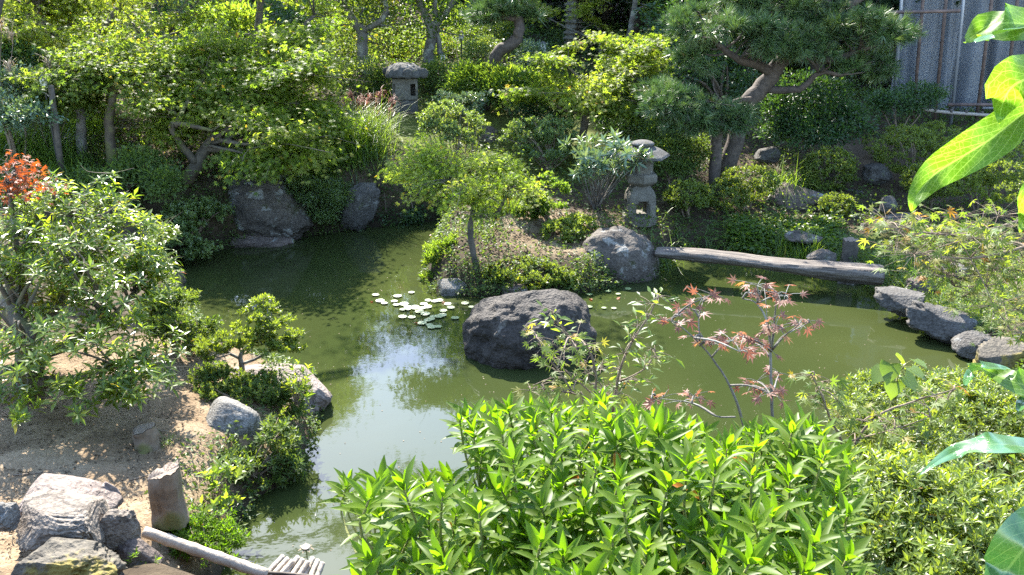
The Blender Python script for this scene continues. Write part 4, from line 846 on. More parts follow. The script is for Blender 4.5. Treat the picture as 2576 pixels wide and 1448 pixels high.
# far left slope
shrub('shrub', 'silvery leafy shrub at the frame edge behind the pampas plumes', on(40,400,12.4), [B(25,280,50,40,12.4), B(85,295,44,32,12.2), B(30,220,50,40,13)], ('oval',.06,'silver'), 6500, 90, .15)
shrub('shrub', 'dark shrub wall behind the pampas plumes', on(60,330,14), [B(40,180,80,60,14), B(0,110,60,60,14.4)], ('oval',.06,'dark'), 8000, 100, .18, tshift=.1)
shrub('shrub', 'dark shrub on the bank beneath the twin trunks', on(300,460,12.2), [B(270,440,60,34,12.1), B(360,420,60,40,12.4), B(400,460,44,36,12)], ('oval',.05,'mid'), 11000, 150, .14)
shrub('shrub', 'layered shrub overhanging the water by the massive far boulder', on(480,600,12.4), [B(470,540,62,34,12.2), B(530,520,46,28,12.5), B(440,590,50,26,11.9), B(500,625,55,14,12)], ('oval',.045,'pale'), 11000, 150, .12, mode='rosette', ros=7)
shrub('shrub', 'feathery light shrub tumbling over the massive far boulder', on(800,520,13.7), [B(800,480,66,24,13.5,.4), B(750,465,36,16,13.4,.3), B(850,490,40,24,13.7,.4), B(810,525,40,30,13.5,.3)], ('slim',.05,'pale'), 14000, 120, .11, tshift=-.15)
shrub('shrub', 'dark creeping shrub lining the far shore behind the slanting boulder', on(1000,545,14.6), [B(1000,535,62,30,14.15,.35), B(1060,540,40,22,14.3,.3), B(950,490,50,36,14.5), B(880,440,60,30,15.2), B(850,560,50,18,13.9,.3)], ('oval',.045,'dark'), 12000, 150, .13, tshift=.15)
shrub('shrub', 'rounded green shrub on the shore beneath the leaning maple boughs', on(760,450,14.8), [B(720,430,60,30,14.6), B(820,400,60,40,15), B(900,390,50,30,15.4)], ('oval',.045,'mid'), 10000, 130, .13)
shrub('fern_bush', 'bright fern like sprays in the dark beneath the forest edge', on(585,120,20), [B(560,45,48,22,20), B(610,52,44,20,20), B(590,35,40,12,20.2)], ('slim',.12,'fresh'), 3200, 60, .24, tshift=.15)
shrub('evergreen_tree', 'dark broadleaf tree screening the wood above the leaning maple', on(640,160,23), [B(600,110,90,60,23,1.5), B(700,70,110,80,23.5,1.5), B(780,20,100,60,23.5,1.5), B(520,60,60,70,23,1.2)], ('oval',.1,'dark'), 14000, 160, .35, tshift=.1, tr=.04)
shrub('yellow_shrub', 'yellow leaved shrubs glowing behind the forked trees', on(1000,190,21.5), [B(960,130,60,40,21.5), B(1040,130,50,40,21.5), B(870,110,40,50,21.3), B(1120,110,36,40,21.8)], ('oval',.08,'gold_maple'), 7500, 110, .22, tshift=-.05)
shrub('evergreen_shrub', 'low hedge of dark bushes at the edge of the wood beneath the pagoda', on(1450,150,22.5), [B(1380,135,56,20,22.6), B(1530,128,60,24,22.6), B(1620,140,60,40,22), B(1300,100,60,24,22.4), B(1690,160,50,46,21)], ('oval',.08,'dark'), 12000, 150, .24)
shrub('evergreen_tree', 'dark leafy tree behind the great black pine', on(1820,260,18.5), [B(1760,100,80,80,18.6,1.2), B(1700,40,70,60,19,1.2), B(1850,180,80,60,18.4,1.2), B(1660,200,50,60,18,.9)], ('oval',.08,'dark'), 14000, 160, .26, tr=.04)
# island
b = W(1196, 705, z=.12); b[2] = gz(b[0], b[1])
IY = b[1]
tree('maple_tree', 'little flat crowned maple on a single curved trunk at the island edge', 'tree', b,
     [B(1040,420,70,28,IY+.2,.55), B(1120,400,60,30,IY+.3,.5), B(1060,375,50,18,IY+.5,.4), B(1200,430,70,32,IY+.3,.55), B(1270,440,60,28,IY+.2,.5), B(1310,480,52,24,IY,.45), B(1240,480,60,26,IY-.1,.5), B(1140,470,60,26,IY-.2,.5), B(1060,470,50,22,IY-.1,.45), B(1270,405,40,18,IY+.5,.35), B(1180,520,60,18,IY-.3,.4), B(1000,440,34,18,IY+.2,.3)],
     ('maple5', .062, 'yellow_maple'), 15000, 200, .13, .5, [[(*(b-(0,0,.08)),.05), pt(1196,660,IY,.043), pt(1186,610,IY,.04), pt(1184,560,IY,.036), pt(1192,520,IY,.032), pt(1180,480,IY+.05,.025), pt(1120,440,IY+.2,.015), pt(1060,415,IY+.3,.008)], [pt(1188,550,IY,.03), pt(1215,545,IY,.028), pt(1245,540,IY-.02,.026), pt(1258,525,IY-.03,.024), pt(1280,480,IY,.014), pt(1310,450,IY+.1,.006)], [pt(1192,510,IY,.02), pt(1230,460,IY+.2,.012), pt(1260,420,IY+.35,.006)]], bark='dark', limbs=90, tshift=-.12)
def ipl(label, u, v, ru, rv, Y, leaf, n, kind='clipped_azalea', **kw):
    return shrub(kind, label, on(u, v+rv, Y), [B(u,v,ru,rv,Y)]+kw.pop('extra', []), leaf, n, max(50, n//60), kw.pop('cr', .07), mode='rosette', ros=6, **kw)
ipl('low clipped azalea along the front edge of the island', 1330, 692, 100, 38, 11.0, ('oval',.034,'clipped'), 19000, extra=[B(1410,708,46,30,10.9), B(1240,700,44,30,10.95)], lo=.6, tshift=.05)
ipl('bushy azalea on the island beside the lichen boulder', 1415, 590, 56, 40, 11.9, ('oval',.034,'clipped'), 11000, extra=[B(1460,565,46,24,12.1)], lo=.7, tshift=-.05)
ipl('ragged shrub and ferns at the outer corner of the island', 1120, 645, 55, 44, 11.5, ('slim',.05,'fresh'), 10000, kind='shrub', extra=[B(1150,620,40,36,11.8), B(1085,680,26,30,11.3)], lo=.4, tshift=-.05)
ipl('glossy leaved sprig bush at the back corner of the island', 1140, 585, 26, 24, 12.8, ('oval',.05,'gloss'), 1500, kind='shrub', lo=.4)
ipl('leafy green shrub behind the little island maple', 1375, 490, 58, 52, 12.4, ('oval',.05,'fresh'), 9000, kind='shrub', lo=.5, tshift=-.25, extra=[B(1330,520,30,30,12.4)])
ipl('small shrub at the waterline under the lichen boulder', 1440, 715, 26, 16, 11.0, ('oval',.03,'clipped'), 1800, lo=.5)
tuft('iris_clump', 'bright upright iris leaves behind the little island maple', on(1255,562,12.7), 260, .42, .014, .16, 'grass', .12, .1)
tuft('grass_tuft', 'wispy grass on the island slope behind the clipped azalea', on(1200,610,12), 260, .22, .007, .2, 'grass', .8, .4)
# grasses
tuft('grass_fountain', 'tall arching bright silver grass on the slope above the far boulders', on(888,440,14.7), 1500, 1.05, .013, .24, 'grass', .75, .28)
tuft('grass_fountain', 'arching ribbon grass against the round clipped azalea', on(1985,445,14.4), 420, .8, .016, .14, 'grass', 1.3, .45)
tuft('grass_fountain', 'drooping pale edged sedge at the landward end of the log bridge', on(1790,615,12.0), 1500, .5, .012, .32, 'grass', 1.5, .6)
tuft('grass_tuft', 'upright marsh grass behind the log bridge', on(2000,640,11.9), 420, .45, .011, .2, 'grass', .5, .25)
tuft('grass_tuft', 'fine grass around the dark upright post', on(2170,660,11.4), 900, .28, .008, .5, 'grass', .7, .4)
tuft('grass_tuft', 'grass covering the shore beneath the golden maple boughs', on(2300,680,10.6), 1100, .26, .008, .6, 'grass', .7, .4)
tuft('grass_tuft', 'small fern tuft growing by the water at the bridge end', on(2160,725,10.35), 320, .22, .012, .09, 'grass', 1.0, .6)
tuft('grass_tuft', 'hanging grass beside the massive far boulder', on(815,590,13.8), 420, .5, .01, .15, 'grass', 1.0, .4)
tuft('grass_tuft', 'grass hanging from the grey shore rocks', on(2345,790,9.5), 320, .2, .007, .1, 'grass', 1.2, .6)
tuft('grass_tuft', 'short grass between the white crusted rock and the long shore rock', on(2325,775,9.75), 420, .2, .007, .12, 'grass', 1.0, .5)
tuft('grass_tuft', 'grass tuft growing over the low stone at the end of the shore rocks', on(2440,835,9.2), 420, .2, .007, .14, 'grass', 1.1, .5)
tuft('grass_tuft', 'spreading grass above the long grey shore rock', on(2410,760,9.9), 700, .22, .007, .3, 'grass', 1.0, .5)
tuft('grass_tuft', 'bright grass on the shore tip above the mossy retaining rock', on(2560,860,8.4), 500, .22, .008, .2, 'fresh', .9, .4)
tuft('grass_bank', 'blue green grass covering the slope below the silvery shrub', G(70,430), 2200, .55, .014, .6, 'grass', 1.1, .5)
tuft('grass_tuft', 'dry grass sprig beside the tall weathered stump', G(425,1120), 90, .12, .004, .04, 'grass', .8, .5)
def marsh():
    rng = nrng(); n = 5200; P = np.array([G(u, v) for u, v in zip(rng.uniform(1840,2110,700), rng.uniform(560,640,700))]); P = P[rng.integers(0,700,n)]+rng.normal(size=(n,3))*(.09,.09,0); P = P[P[:,1] > 11.6]; n = len(P); P[:,2] = np.maximum(ground(P), 0)+rng.random(n)*.14
    o = leaves('marsh_plants', None, LM['fresh'], P, unit(rng.normal(size=(n,3))*(1,1,.3)), rng.normal(size=(n,3))*.3+(0,0,1), rng.uniform(.04,.09,n), 'wide', np.clip(rng.normal(.35,.2,n),0,1), rng); tag(o, 'low leafy marsh plants carpeting the wet ground behind the log bridge', 'marsh plants', kind='stuff')
marsh()
def pampas(label, u, v, Y, n, L, mat, foot):
    rng = nrng(); b = on(u, foot, Y); root = empty('pampas_grass', b, label, 'grass'); T = Tubes(); pb = []; az = []
    top = W(u, v, Y=Y)
    for i in range(n):
        t = top + rng.normal(size=3)*(.18,.15,.1); T.add([b+rng.normal(size=3)*(.06,.06,0), (b+t)/2+rng.normal(size=3)*.05, t], [.006,.005,.004], 4, 3); k = 26; pb.append(np.repeat(t[None],k,0)+np.linspace(0,.1,k)[:,None]*(0,0,1)); az.append(rng.uniform(0,6.28)+rng.normal(0,.7,k))
    T.build('stalk', BK['twig'], root); P = np.vstack(pb); blades('plume', root, LM[mat], P, np.full(len(P), L)*rng.uniform(.6,1.1,len(P)), rng, .012, 1.5, .3, azim=np.concatenate(az))
    p = b+np.column_stack([rng.normal(size=(160,2))*.14, np.zeros(160)]); blades('foliage', root, LM['grass'], p, rng.uniform(.5,1.0,160), rng, .012, 1.0, .3)
pampas('blond pampas grass with drooping plumes by the black framed lamp', 60, 165, 12.9, 3, .34, 'plume', 380)
pampas('feathery tan pampas plume rising at the picture edge', 12, 115, 13.1, 2, .34, 'plume', 380)
pampas('dry pampas sprays below the black framed lamp', 140, 285, 12.9, 2, .3, 'plume', 390)
pampas('russet pampas plumes above the bright silver grass', 890, 268, 15.6, 12, .26, 'red_plume', 350)
pampas('russet pampas plumes drooping beside the squat lantern base', 950, 285, 15.6, 8, .26, 'red_plume', 350)

# ------------------------------------------------------------------ near bank
b = G(60, 985)
plant('glossy_tree', 'big glossy leaved evergreen with a thick mossy trunk on the sandy bank', 'tree', b,
     [B(120,560,150,95,7.50,.9), B(300,590,110,90,7.70,.7), B(90,720,140,90,7.00,.8), B(300,720,120,80,7.10,.7), B(150,840,120,70,6.30,.6), B(320,880,95,60,6.40,.5), B(230,650,150,100,7.00,.7), B(400,660,35,80,7.50,.4), B(30,600,60,80,7.20,.6), B(200,470,80,30,7.80,.5), B(390,900,50,40,6.50,.3), B(250,930,70,40,6.20,.4), B(360,960,90,36,6.20,.3), B(230,985,80,26,6.00,.3), B(60,940,90,50,6.20,.4)],
     ('lance_lo',.085,'gloss'), 17000, 420, .15, .6, [[(*(b-(0,0,.1)),.13), pt(75,950,6.50,.115), pt(75,880,6.50,.105), pt(40,790,6.85,.1), pt(30,720,7.30,.09), pt(60,640,7.50,.06), pt(100,560,7.60,.03)], [pt(70,860,6.85,.07), pt(160,740,7.35,.05), pt(170,640,7.60,.04), pt(180,550,7.70,.025)], [pt(78,900,6.50,.06), pt(190,860,6.85,.04), pt(280,800,6.95,.03), pt(350,720,7.45,.015)], [pt(82,960,6.50,.06), pt(170,960,6.40,.04), pt(260,930,6.40,.025), pt(330,900,6.40,.012)]],
     bark='moss', limbs=110, mode='rosette', ros=9, cname='crown', lo=.35, tilt=(.9,1.65), sizevar=.2, upw=1.1, outw=.35)
b = on(20, 560, 7.4)
plant('maple_tree', 'small maple with fiery orange leaves behind the big glossy evergreen', 'tree', b, [B(30,430,50,28,7.3,.4), B(15,470,40,30,7.2,.3), B(100,485,26,14,7.0,.2)], ('maple5',.06,'orange'), 900, 80, .07, .8, [[(*b,.03), pt(25,500,7.3,.02), pt(40,430,7.3,.01)]], bark='dark', limbs=16)
p = G(30, 1045); shrub('leafy_sprig', 'small leafy sprig at the foot of the mossy trunk', p, [B(45,1035,40,20,5.7,.15)], ('lance_lo',.07,'gloss'), 90, 9, .06, mode='rosette', ros=9, stems=9, tr=.004)
p = G(330, 990); shrub('leafy_sprig', 'low glossy shoots trailing on the sand below the big evergreen', p, [B(330,965,60,26,6.5,.25)], ('lance_lo',.075,'gloss'), 420, 30, .08, mode='rosette', ros=9, stems=20, tr=.004)
shrub('shrub', 'fine leaved upright shrub between the glossy evergreen and the pond', on(440,880,7.8), [B(440,800,62,62,7.8,.4), B(500,830,40,50,7.9,.3), B(390,780,44,40,7.8,.3)], ('oval',.035,'mid'), 12000, 170, .09, mode='rosette', ros=7, tshift=.05, lo=.4)
# bonsai azalea
b = W(610, 935, Y=7.5)
plant('bonsai_azalea', 'cloud pruned little azalea leaning over the sun bleached boulder', 'shrub', b, [B(655,775,46,20,7.5,.2), B(690,800,52,24,7.5,.25), B(640,820,48,22,7.4,.2), B(715,850,44,22,7.5,.2), B(670,860,60,22,7.4,.25), B(545,860,52,24,7.4,.22), B(600,850,40,18,7.4,.2), B(530,885,30,16,7.3,.15), B(735,870,24,14,7.5,.12)],
      ('oval',.032,'clipped'), 11500, 150, .05, .5, [[(*b,.026), pt(606,890,7.5,.02), pt(640,860,7.5,.016), pt(680,820,7.5,.01)], [pt(608,905,7.5,.016), pt(560,880,7.45,.012), pt(545,860,7.4,.008)], [pt(612,915,7.5,.015), pt(650,900,7.5,.012), pt(700,870,7.5,.008)]], bark='grey', limbs=50, mode='rosette', ros=7, cname='foliage', tname='trunk', lo=.5)
shrub('shrub', 'creeping dark shrub between the bonsai azalea and the blocky granite boulder', on(600,1000,7.0), [B(545,955,70,26,7.2,.3), B(660,985,80,34,7.1,.3), B(725,1010,50,40,7.0,.3)], ('oval',.03,'mid'), 12500, 170, .08, mode='rosette', ros=7, lo=.4, tshift=.1)
shrub('leafy_sprig', 'white flecked leafy shoots hanging over the boulder at the water', W(745,1010,Y=6.9), [B(750,960,36,40,6.9,.15)], ('lance_lo',.055,'gloss'), 340, 26, .07, mode='rosette', ros=8, stems=20, tr=.004, tshift=.1)
shrub('shrub', 'dark bank shrub spilling toward the water below the granite boulder', W(640,1190,Y=6.2), [B(600,1150,50,30,6.2,.3), B(690,1110,60,50,6.4,.3), B(640,1180,80,40,6.2,.3), B(720,1170,34,40,6.3,.2), B(560,1160,50,40,6.2,.25)], ('lance_lo',.05,'mid'), 6500, 150, .09, mode='rosette', ros=8, lo=.4, tshift=.05, tr=.008, stems=30)
shrub('leafy_sprig', 'bright heart leaved vine shoots beside the tall weathered stump', W(540,1270,Y=5.6), [B(555,1210,46,50,5.6,.2), B(530,1270,36,44,5.4,.2), B(590,1180,30,20,5.8,.15)], ('broad',.06,'fresh'), 520, 40, .08, mode='rosette', ros=6, stems=26, tr=.004, tshift=.15)
shrub('azalea_shrub', 'bright lime azalea hanging over the bamboo pole', W(510,1395,Y=4.9), [B(500,1338,90,28,5.1,.25), B(450,1340,46,22,5.0,.2), B(570,1365,40,26,5.0,.2)], ('lance_lo',.034,'azalea'), 6800, 130, .07, mode='rosette', ros=8, lo=.4, tr=.006, stems=30, tshift=-.1)
shrub('azalea_shrub', 'sprawling low azalea shoots in front of the bank rocks at the lower edge', W(340,1440,Y=4.3), [B(320,1420,50,30,4.3,.15), B(370,1440,40,24,4.3,.15)], ('lance_lo',.034,'azalea'), 1100, 46, .06, mode='rosette', ros=8, lo=.3, tr=.004, stems=24)
tuft('fern', 'small fern drooping into the water at the foot of the bank', W(625,1300,Y=5.8), 120, .2, .014, .06, 'dark', 1.3, .7)
# forest floor on the sand: needles, twigs, fallen leaves
def litter():
    rng = nrng(); n = 1700; P = np.array([G(u, v) for u, v in zip(rng.uniform(-40,520,n), rng.uniform(900,1420,n)**1.0)]); P = np.repeat(P, 4, 0)+rng.normal(size=(4*n,3))*(.12,.12,0); P[:,2] = ground(P)+rng.uniform(.004,.02,4*n); P = P[(P[:,2] > .08)]; n = len(P)
    o = leaves('leaf_litter', None, LM['tan_litter'], P, unit(rng.normal(size=(n,3))*(1,1,.15)), rng.normal(size=(n,3))*.35+(0,0,1), rng.uniform(.01,.04,n), 'slim', rng.random(n), rng); tag(o, 'dry leaf litter strewn over the sandy bank', 'leaf litter', kind='stuff')
    n = 2600; x = rng.uniform(-.6,1.9,n); y = rng.uniform(10.9,13.1,n); P = np.column_stack([x, y, ground(np.column_stack([x,y]))+.01]); P = P[P[:,2] > .05]; n = len(P)
    o = leaves('leaf_litter', None, LM['litter'], P, unit(rng.normal(size=(n,3))*(1,1,.2)), rng.normal(size=(n,3))*.4+(0,0,1), rng.uniform(.03,.06,n), 'oval', rng.random(n), rng); tag(o, 'brown leaf litter on the island mound', 'leaf litter', kind='stuff')
    n = 900; P = np.column_stack([rng.uniform(-4,4.5,n), rng.uniform(5,14,n), np.full(n,.004)]); P = P[pond_sd(P[:,:2]) < -.1]; n = len(P)
    o = leaves('floating_specks', None, LM['plume'], P, unit(rng.normal(size=(n,3))*(1,1,0)), np.tile((0,0,1.),(n,1)), rng.uniform(.006,.02,n), 'wide', rng.random(n), rng); tag(o, 'tiny pale specks drifting on the pond surface', 'debris', kind='stuff')
    for i, (u, v) in enumerate([(240,1205),(300,1130),(110,1195),(210,1080),(420,1090),(355,1205)]):
        p = G(u, v); T = Tubes(); a = rng.uniform(0,6.28); L = rng.uniform(.08,.25); d = np.array([math.cos(a), math.sin(a)*.6, 0])*L; q = [p-d, p+(0,0,.01), p+d]
        q = [np.array([*c[:2], gz(c[0],c[1])+.008]) for c in q]; T.add(q, [.006,.006,.003], 5, 3); o = T.build('twig', BK['twig'], None); tag(o, 'thin dry twig lying on the sandy bank', 'twig', 'twigs on the sand')
litter()

# ------------------------------------------------------------------ bamboo pole and bundle
def bamboo(name, a, b, r, parent, nodes=6):
    a, b = np.array(a), np.array(b); pts = []; rad = []
    for i in range(nodes*4+1):
        t = i/(nodes*4); pts.append(a+(b-a)*t); rad.append(r*(1.13 if i % 4 == 0 and 0 < i < nodes*4 else 1.0))
    T = Tubes(); T.add(pts, rad, 10, 1); return T.build(name, BAM, parent)
BAM = barkmat('dry_bamboo', (.24,.19,.14), (.38,.32,.245), 12)
root = empty('bamboo_pole', W(520,1400,Y=4.8), 'long dry bamboo pole sloping off the bank to the bundle of canes', 'pole'); bamboo('cane', W(362,1338,z=.66), W(672,1446,z=.36), .036, root, 5)
root = empty('bamboo_bundle', W(740,1440,z=.16), 'fan of short dry bamboo canes tied together above the water', 'bamboo')
for i in range(9):
    bamboo('cane', W(648+i*18, 1470, z=.17+.01*(i % 2)), W(712+i*12.5, 1400+(i % 3)*5+i*.8, z=.2+.015*(i % 3)), .018, root, 3)
T = Tubes(); T.add([W(655,1440,z=.21), W(740,1446,z=.22), W(820,1455,z=.22)], [.012]*3, 6); T.build('tie', BK['dark'], root)
def lotus():
    p = W(772, 1425, z=0); root = empty('lotus_seedhead', p, 'withered pale lotus head standing out of the water by the bamboo canes', 'flower'); T = Tubes(); t = W(770, 1385, Y=p[1]); T.add([p-(0,0,.1), (p+t)/2+(.005,0,0), t], [.005,.004,.004], 6); T.build('stalk', BK['shoot'], root)
    bm = bmesh.new(); lathe(bm, [(.006,-.005),(.03,.025),(.034,.03),(.02,.026)], 10); o = bm_obj('seed_pod', bm, BK['pale'], root, True); o.location = Vector(t-p)
    rng = nrng(); k = 7; a = np.arange(k)*.9; D = np.column_stack([np.cos(a), np.sin(a), .2-np.zeros(k)]); leaves('petals', root, LM['plume'], np.repeat(t[None],k,0)+(0,0,.02), D, np.tile((0,0,1.),(k,1)), .055, 'broad', .6, rng)
lotus()

# ------------------------------------------------------------------ lily pads
def pads():
    m, N, L, P = newmat('lily_pad'); t = ntex(N, L, 20, 3); r = ramp(N, [(.3,(.10,.15,.045)),(.7,(.16,.2,.075))]); L.new(t.outputs[0], r.inputs[0]); L.new(r.outputs[0], P.inputs['Base Color']); P.inputs['Roughness'].default_value = .42; P.inputs['Specular IOR Level'].default_value = .8
    rng = np.random.default_rng(8); n = 22; V = [(0,0,.004)]; T = []
    for i in range(n+1):
        a = .05+i/n*(2*math.pi-.10); V.append((math.cos(a)*(1+.03*math.sin(3*a)), math.sin(a), .006))
    for i in range(n): T.append((0, i+1, i+2))
    base = None
    A = [(945,742),(956,757),(967,763),(992,758),(997,767),(1016,765),(1013,779),(1026,773),(1025,778),(1044,772),(1046,775),(1061,776),(1066,765),(1076,772),(1077,756),(1094,758),(1105,756),(1126,765),(1134,774),(1115,782),(1113,793),(1104,796),(1090,797),(1084,803),(1076,806),(1062,813),(1080,818),(1086,823),(1102,822),(1145,800),(1170,763),(1187,773),(1013,797),(1036,798),(1035,736),(1000,745),(1055,784),(1070,790)]
    Bq = [(1483,741),(1482,772),(1519,775),(1544,776),(1530,733),(1555,740),(1580,727)]
    for grp, lst, lab in (('lily pads in the open cluster', A, 'pale round lily pad floating in the cluster beside the smooth dark boulder'), ('lily pads under the lichen boulder', Bq, 'small lily pad floating in the shade between the dark boulder and the lichen boulder')):
        for u, v in lst:
            c = W(u, v, z=.012); s = rng.uniform(.04,.058)*(.75 if lst is Bq else 1)
            if base is None: o = base = mesh_obj('lily_pad', V, T, m, None, True)
            else: o = base.copy(); COL.objects.link(o)
            o.scale = (s, s, .5); o.location = Vector([float(x) for x in c]); o.rotation_euler = (rng.normal()*.02, rng.normal()*.02, rng.uniform(0,6.28)); tag(o, lab, 'lily pad', grp)
    for i, (u, v) in enumerate([(1040,812),(1490,755),(1560,748),(1110,760),(935,760),(1090,590),(1240,880)]):
        c = W(u, v, z=.012); o = leaves('fallen_leaf', None, LM['orange'], np.zeros((1,3)), np.array([[math.cos(i*2.), math.sin(i*2.), 0]]), np.array([[0,.1,1.]]), .09, 'broad', .3, rng); o.location = Vector([float(x) for x in c]); tag(o, 'single brown leaf floating on the pond', 'fallen leaf', 'floating fallen leaves')
pads()

# ------------------------------------------------------------------ near hedge of large leaved azalea
def inpoly(u, v, poly):
    c = False; n = len(poly)
    for i in range(n):
        (x1, y1), (x2, y2) = poly[i], poly[(i+1) % n]
        if (y1 > v) != (y2 > v) and u < (x2-x1)*(v-y1)/(y2-y1)+x1: c = not c
    return c
def near_azalea(label, poly, zt, layers, size, foot, ros=14, mk='azalea', tmpl='lance', spread=.08):
    rng = nrng(); root = empty('azalea_bush', foot, label, 'shrub'); us = [p[0] for p in poly]; vs = [p[1] for p in poly]; tips = []; sc = []
    for dz, gap, num in layers:
        got = []; tries = 0
        while len(got) < num and tries < num*60:
            tries += 1; u, v = rng.uniform(min(us), max(us)), rng.uniform(min(vs), max(vs))
            if not inpoly(u, v, poly) or any((u-a)**2+((v-b)*1.3)**2 < gap*gap for a, b in got): continue
            got.append((u, v))
        for u, v in got: tips.append(W(u, v, z=zt-dz+rng.normal()*spread)); sc.append(1.0)
    tips = np.array(tips); n = len(tips); foot = np.asarray(foot)
    ax = unit(np.array([0,-.05,1.])+rng.normal(size=(n,3))*(.26,.26,.1)+unit(tips-foot)*.25); T = Tubes()
    hubs = tips[rng.permutation(n)[:max(4, n//9)]]-(0,0,.22)
    for i in range(n):
        h = hubs[np.linalg.norm(hubs-tips[i], axis=1).argmin()]; T.add([tips[i], tips[i]-ax[i]*.1, (tips[i]-ax[i]*.16)*.45+h*.55], [.0022,.003,.004], 5, 3)
    T.build('sprays', BK['shoot'], root); T = Tubes()
    for h in hubs: T.add([h+(0,0,.02), h*.6+foot*.4+rng.normal(size=3)*.03, foot+rng.normal(size=3)*(.15,.08,.01)], [.0045,.007,.011], 6, 4, .1, rng)
    T.build('stem', BK['twig'], root)
    q = unit(np.cross(ax, rng.normal(size=ax.shape))); q2 = np.cross(ax, q); j = np.arange(ros)
    phi = j*2.4+rng.uniform(0,6.28,(n,1))+rng.normal(size=(n,ros))*.15; th = .18+1.15*(j/ros)**.7+rng.normal(size=(n,ros))*.14
    rad = np.cos(phi)[...,None]*q[:,None]+np.sin(phi)[...,None]*q2[:,None]
    D = ax[:,None]*np.cos(th)[...,None]+rad*np.sin(th)[...,None]; N = ax[:,None]*np.sin(th)[...,None]-rad*np.cos(th)[...,None]
    P = tips[:,None]-ax[:,None]*((j/ros)**1.2*size*1.15)[None,:,None]; s = size*(.55+.6*np.minimum(1, (j+2)/6))*(1+rng.normal(size=(n,ros))*.13)*np.clip(rng.normal(1,.14,(n,1)),.65,1.3)
    tint = np.clip(.5+rng.normal(size=(n,1))*.13+rng.normal(size=(n,ros))*.1+.03*(1-j/ros)[None], 0, .96); old = rng.random((n,ros)) < (.012*(j > ros*.6)[None]); tint = np.where(old, rng.uniform(.97,1,(n,ros)), tint)
    leaves('foliage', root, LM[mk], P.reshape(-1,3), D.reshape(-1,3), N.reshape(-1,3), s.reshape(-1), tmpl, tint.reshape(-1), rng, True)
    return root
MAIN = [(1120,1045),(1240,1035),(1330,1020),(1440,1020),(1530,1000),(1610,1045),(1720,1060),(1800,1110),(1900,1080),(2010,1060),(2090,1110),(2150,1160),(2160,1260),(2120,1330),(2150,1480),(2100,1640),(1300,1640),(1330,1420),(1280,1300),(1240,1180),(1180,1110)]
LOW = [(835,1200),(920,1215),(1000,1225),(1120,1200),(1220,1230),(1330,1330),(1330,1640),(880,1640),(930,1400),(980,1330),(880,1260)]
near_azalea('lush big leaved azalea bush rising in front of the pink maple sapling', MAIN, 2.97, [(0,52,150),(.06,44,190),(.15,44,150),(.27,40,60)], .053, (.35,1.9,2.0))
near_azalea('lower big leaved azalea boughs reaching over the reflected sky', LOW, 2.9, [(0,54,72),(.08,50,52),(.17,60,22)], .054, (-.2,1.75,1.95))
# small leaved clipped azaleas beyond and beside it
def fine_azalea(label, blobs, n, foot, size=.024, tshift=0, lo=.75):
    return plant('azalea_bush', label, 'shrub', foot, blobs, ('lance_lo', size, 'clipped'), n, max(60, n//70), .055, .7, tr=.008, stems=40, mode='rosette', ros=8, lo=lo, tshift=tshift, sizevar=.2)
fine_azalea('dense small leaved azalea mound topped by faded maple sprays', [B(2400,1090,270,110,3.2,.5), B(2250,1060,110,60,3.3,.4), B(2560,1060,120,80,3.2,.4)], 42000, (2.0,3.1,1.6))
fine_azalea('narrow leaved azalea with tan shoots filling the lower corner', [B(2330,1330,200,130,2.25,.35), B(2200,1260,110,80,2.35,.25), B(2480,1300,120,100,2.3,.3), B(2200,1440,140,90,2.1,.25), B(2450,1480,180,80,2.0,.3)], 30000, (1.15,2.3,1.9), .03, .02, .55)

# ------------------------------------------------------------------ saplings and boughs near the camera
def sapling(kind, label, Y, stems, spots, per, leaf, spread, bark, foot=None, cat='sapling', droop=-.25, jy=.08, smooth=True):
    rng = nrng(); tmpl, size, mk = leaf; T = Tubes(); f = W(*stems[0][0][:2], Y=Y) if foot is None else np.asarray(foot); root = empty(kind, f, label, cat); ends = []
    for s in stems:
        yo = rng.normal()*jy; p = [W(u, v, Y=Y+yo*i/len(s)) for i, (u, v) in enumerate(s)]
        if foot is not None and s is stems[0]: p = [f]+p
        r = np.linspace(1, .35, len(p))*(.0056 if s is stems[0] or s is stems[1 if len(stems) > 1 else 0] else .003)*Y/2.6
        T.add(p, r, 6, 4, .15, rng); ends.append(np.array(p))
    E = np.vstack(ends); P = []; D = []; N = []
    for u, v in spots:
        c = W(u, v, Y=Y+rng.normal()*jy); e = E[np.linalg.norm(E-c, axis=1).argmin()]; T.add([e, (e+c)/2+(0,0,.01), c], [.0035,.0028,.0016], 5, 3)
        for i in range(per):
            g = rng.normal(size=3)*spread*(1,1,.45); d = unit(np.array([*(g[:2]+rng.normal(size=2)*spread*.5), 0]))+(0,0,droop+rng.normal()*.4); q = c+g*.8
            T.add([c, (c+q)/2+(0,0,.004), q], [.0012,.001,.0008], 4, 2); P.append(q); D.append(d); N.append(np.array([0,-.3,1])+rng.normal(size=3)*.5)
    T.build('stem', BK[bark], root); n = len(P); tint = np.clip(rng.normal(.45,.25,n), 0, 1)
    leaves('foliage', root, LM[mk], np.array(P), unit(np.array(D)), np.array(N), size*rng.uniform(.7,1.2,n), tmpl, tint, rng, smooth); return root
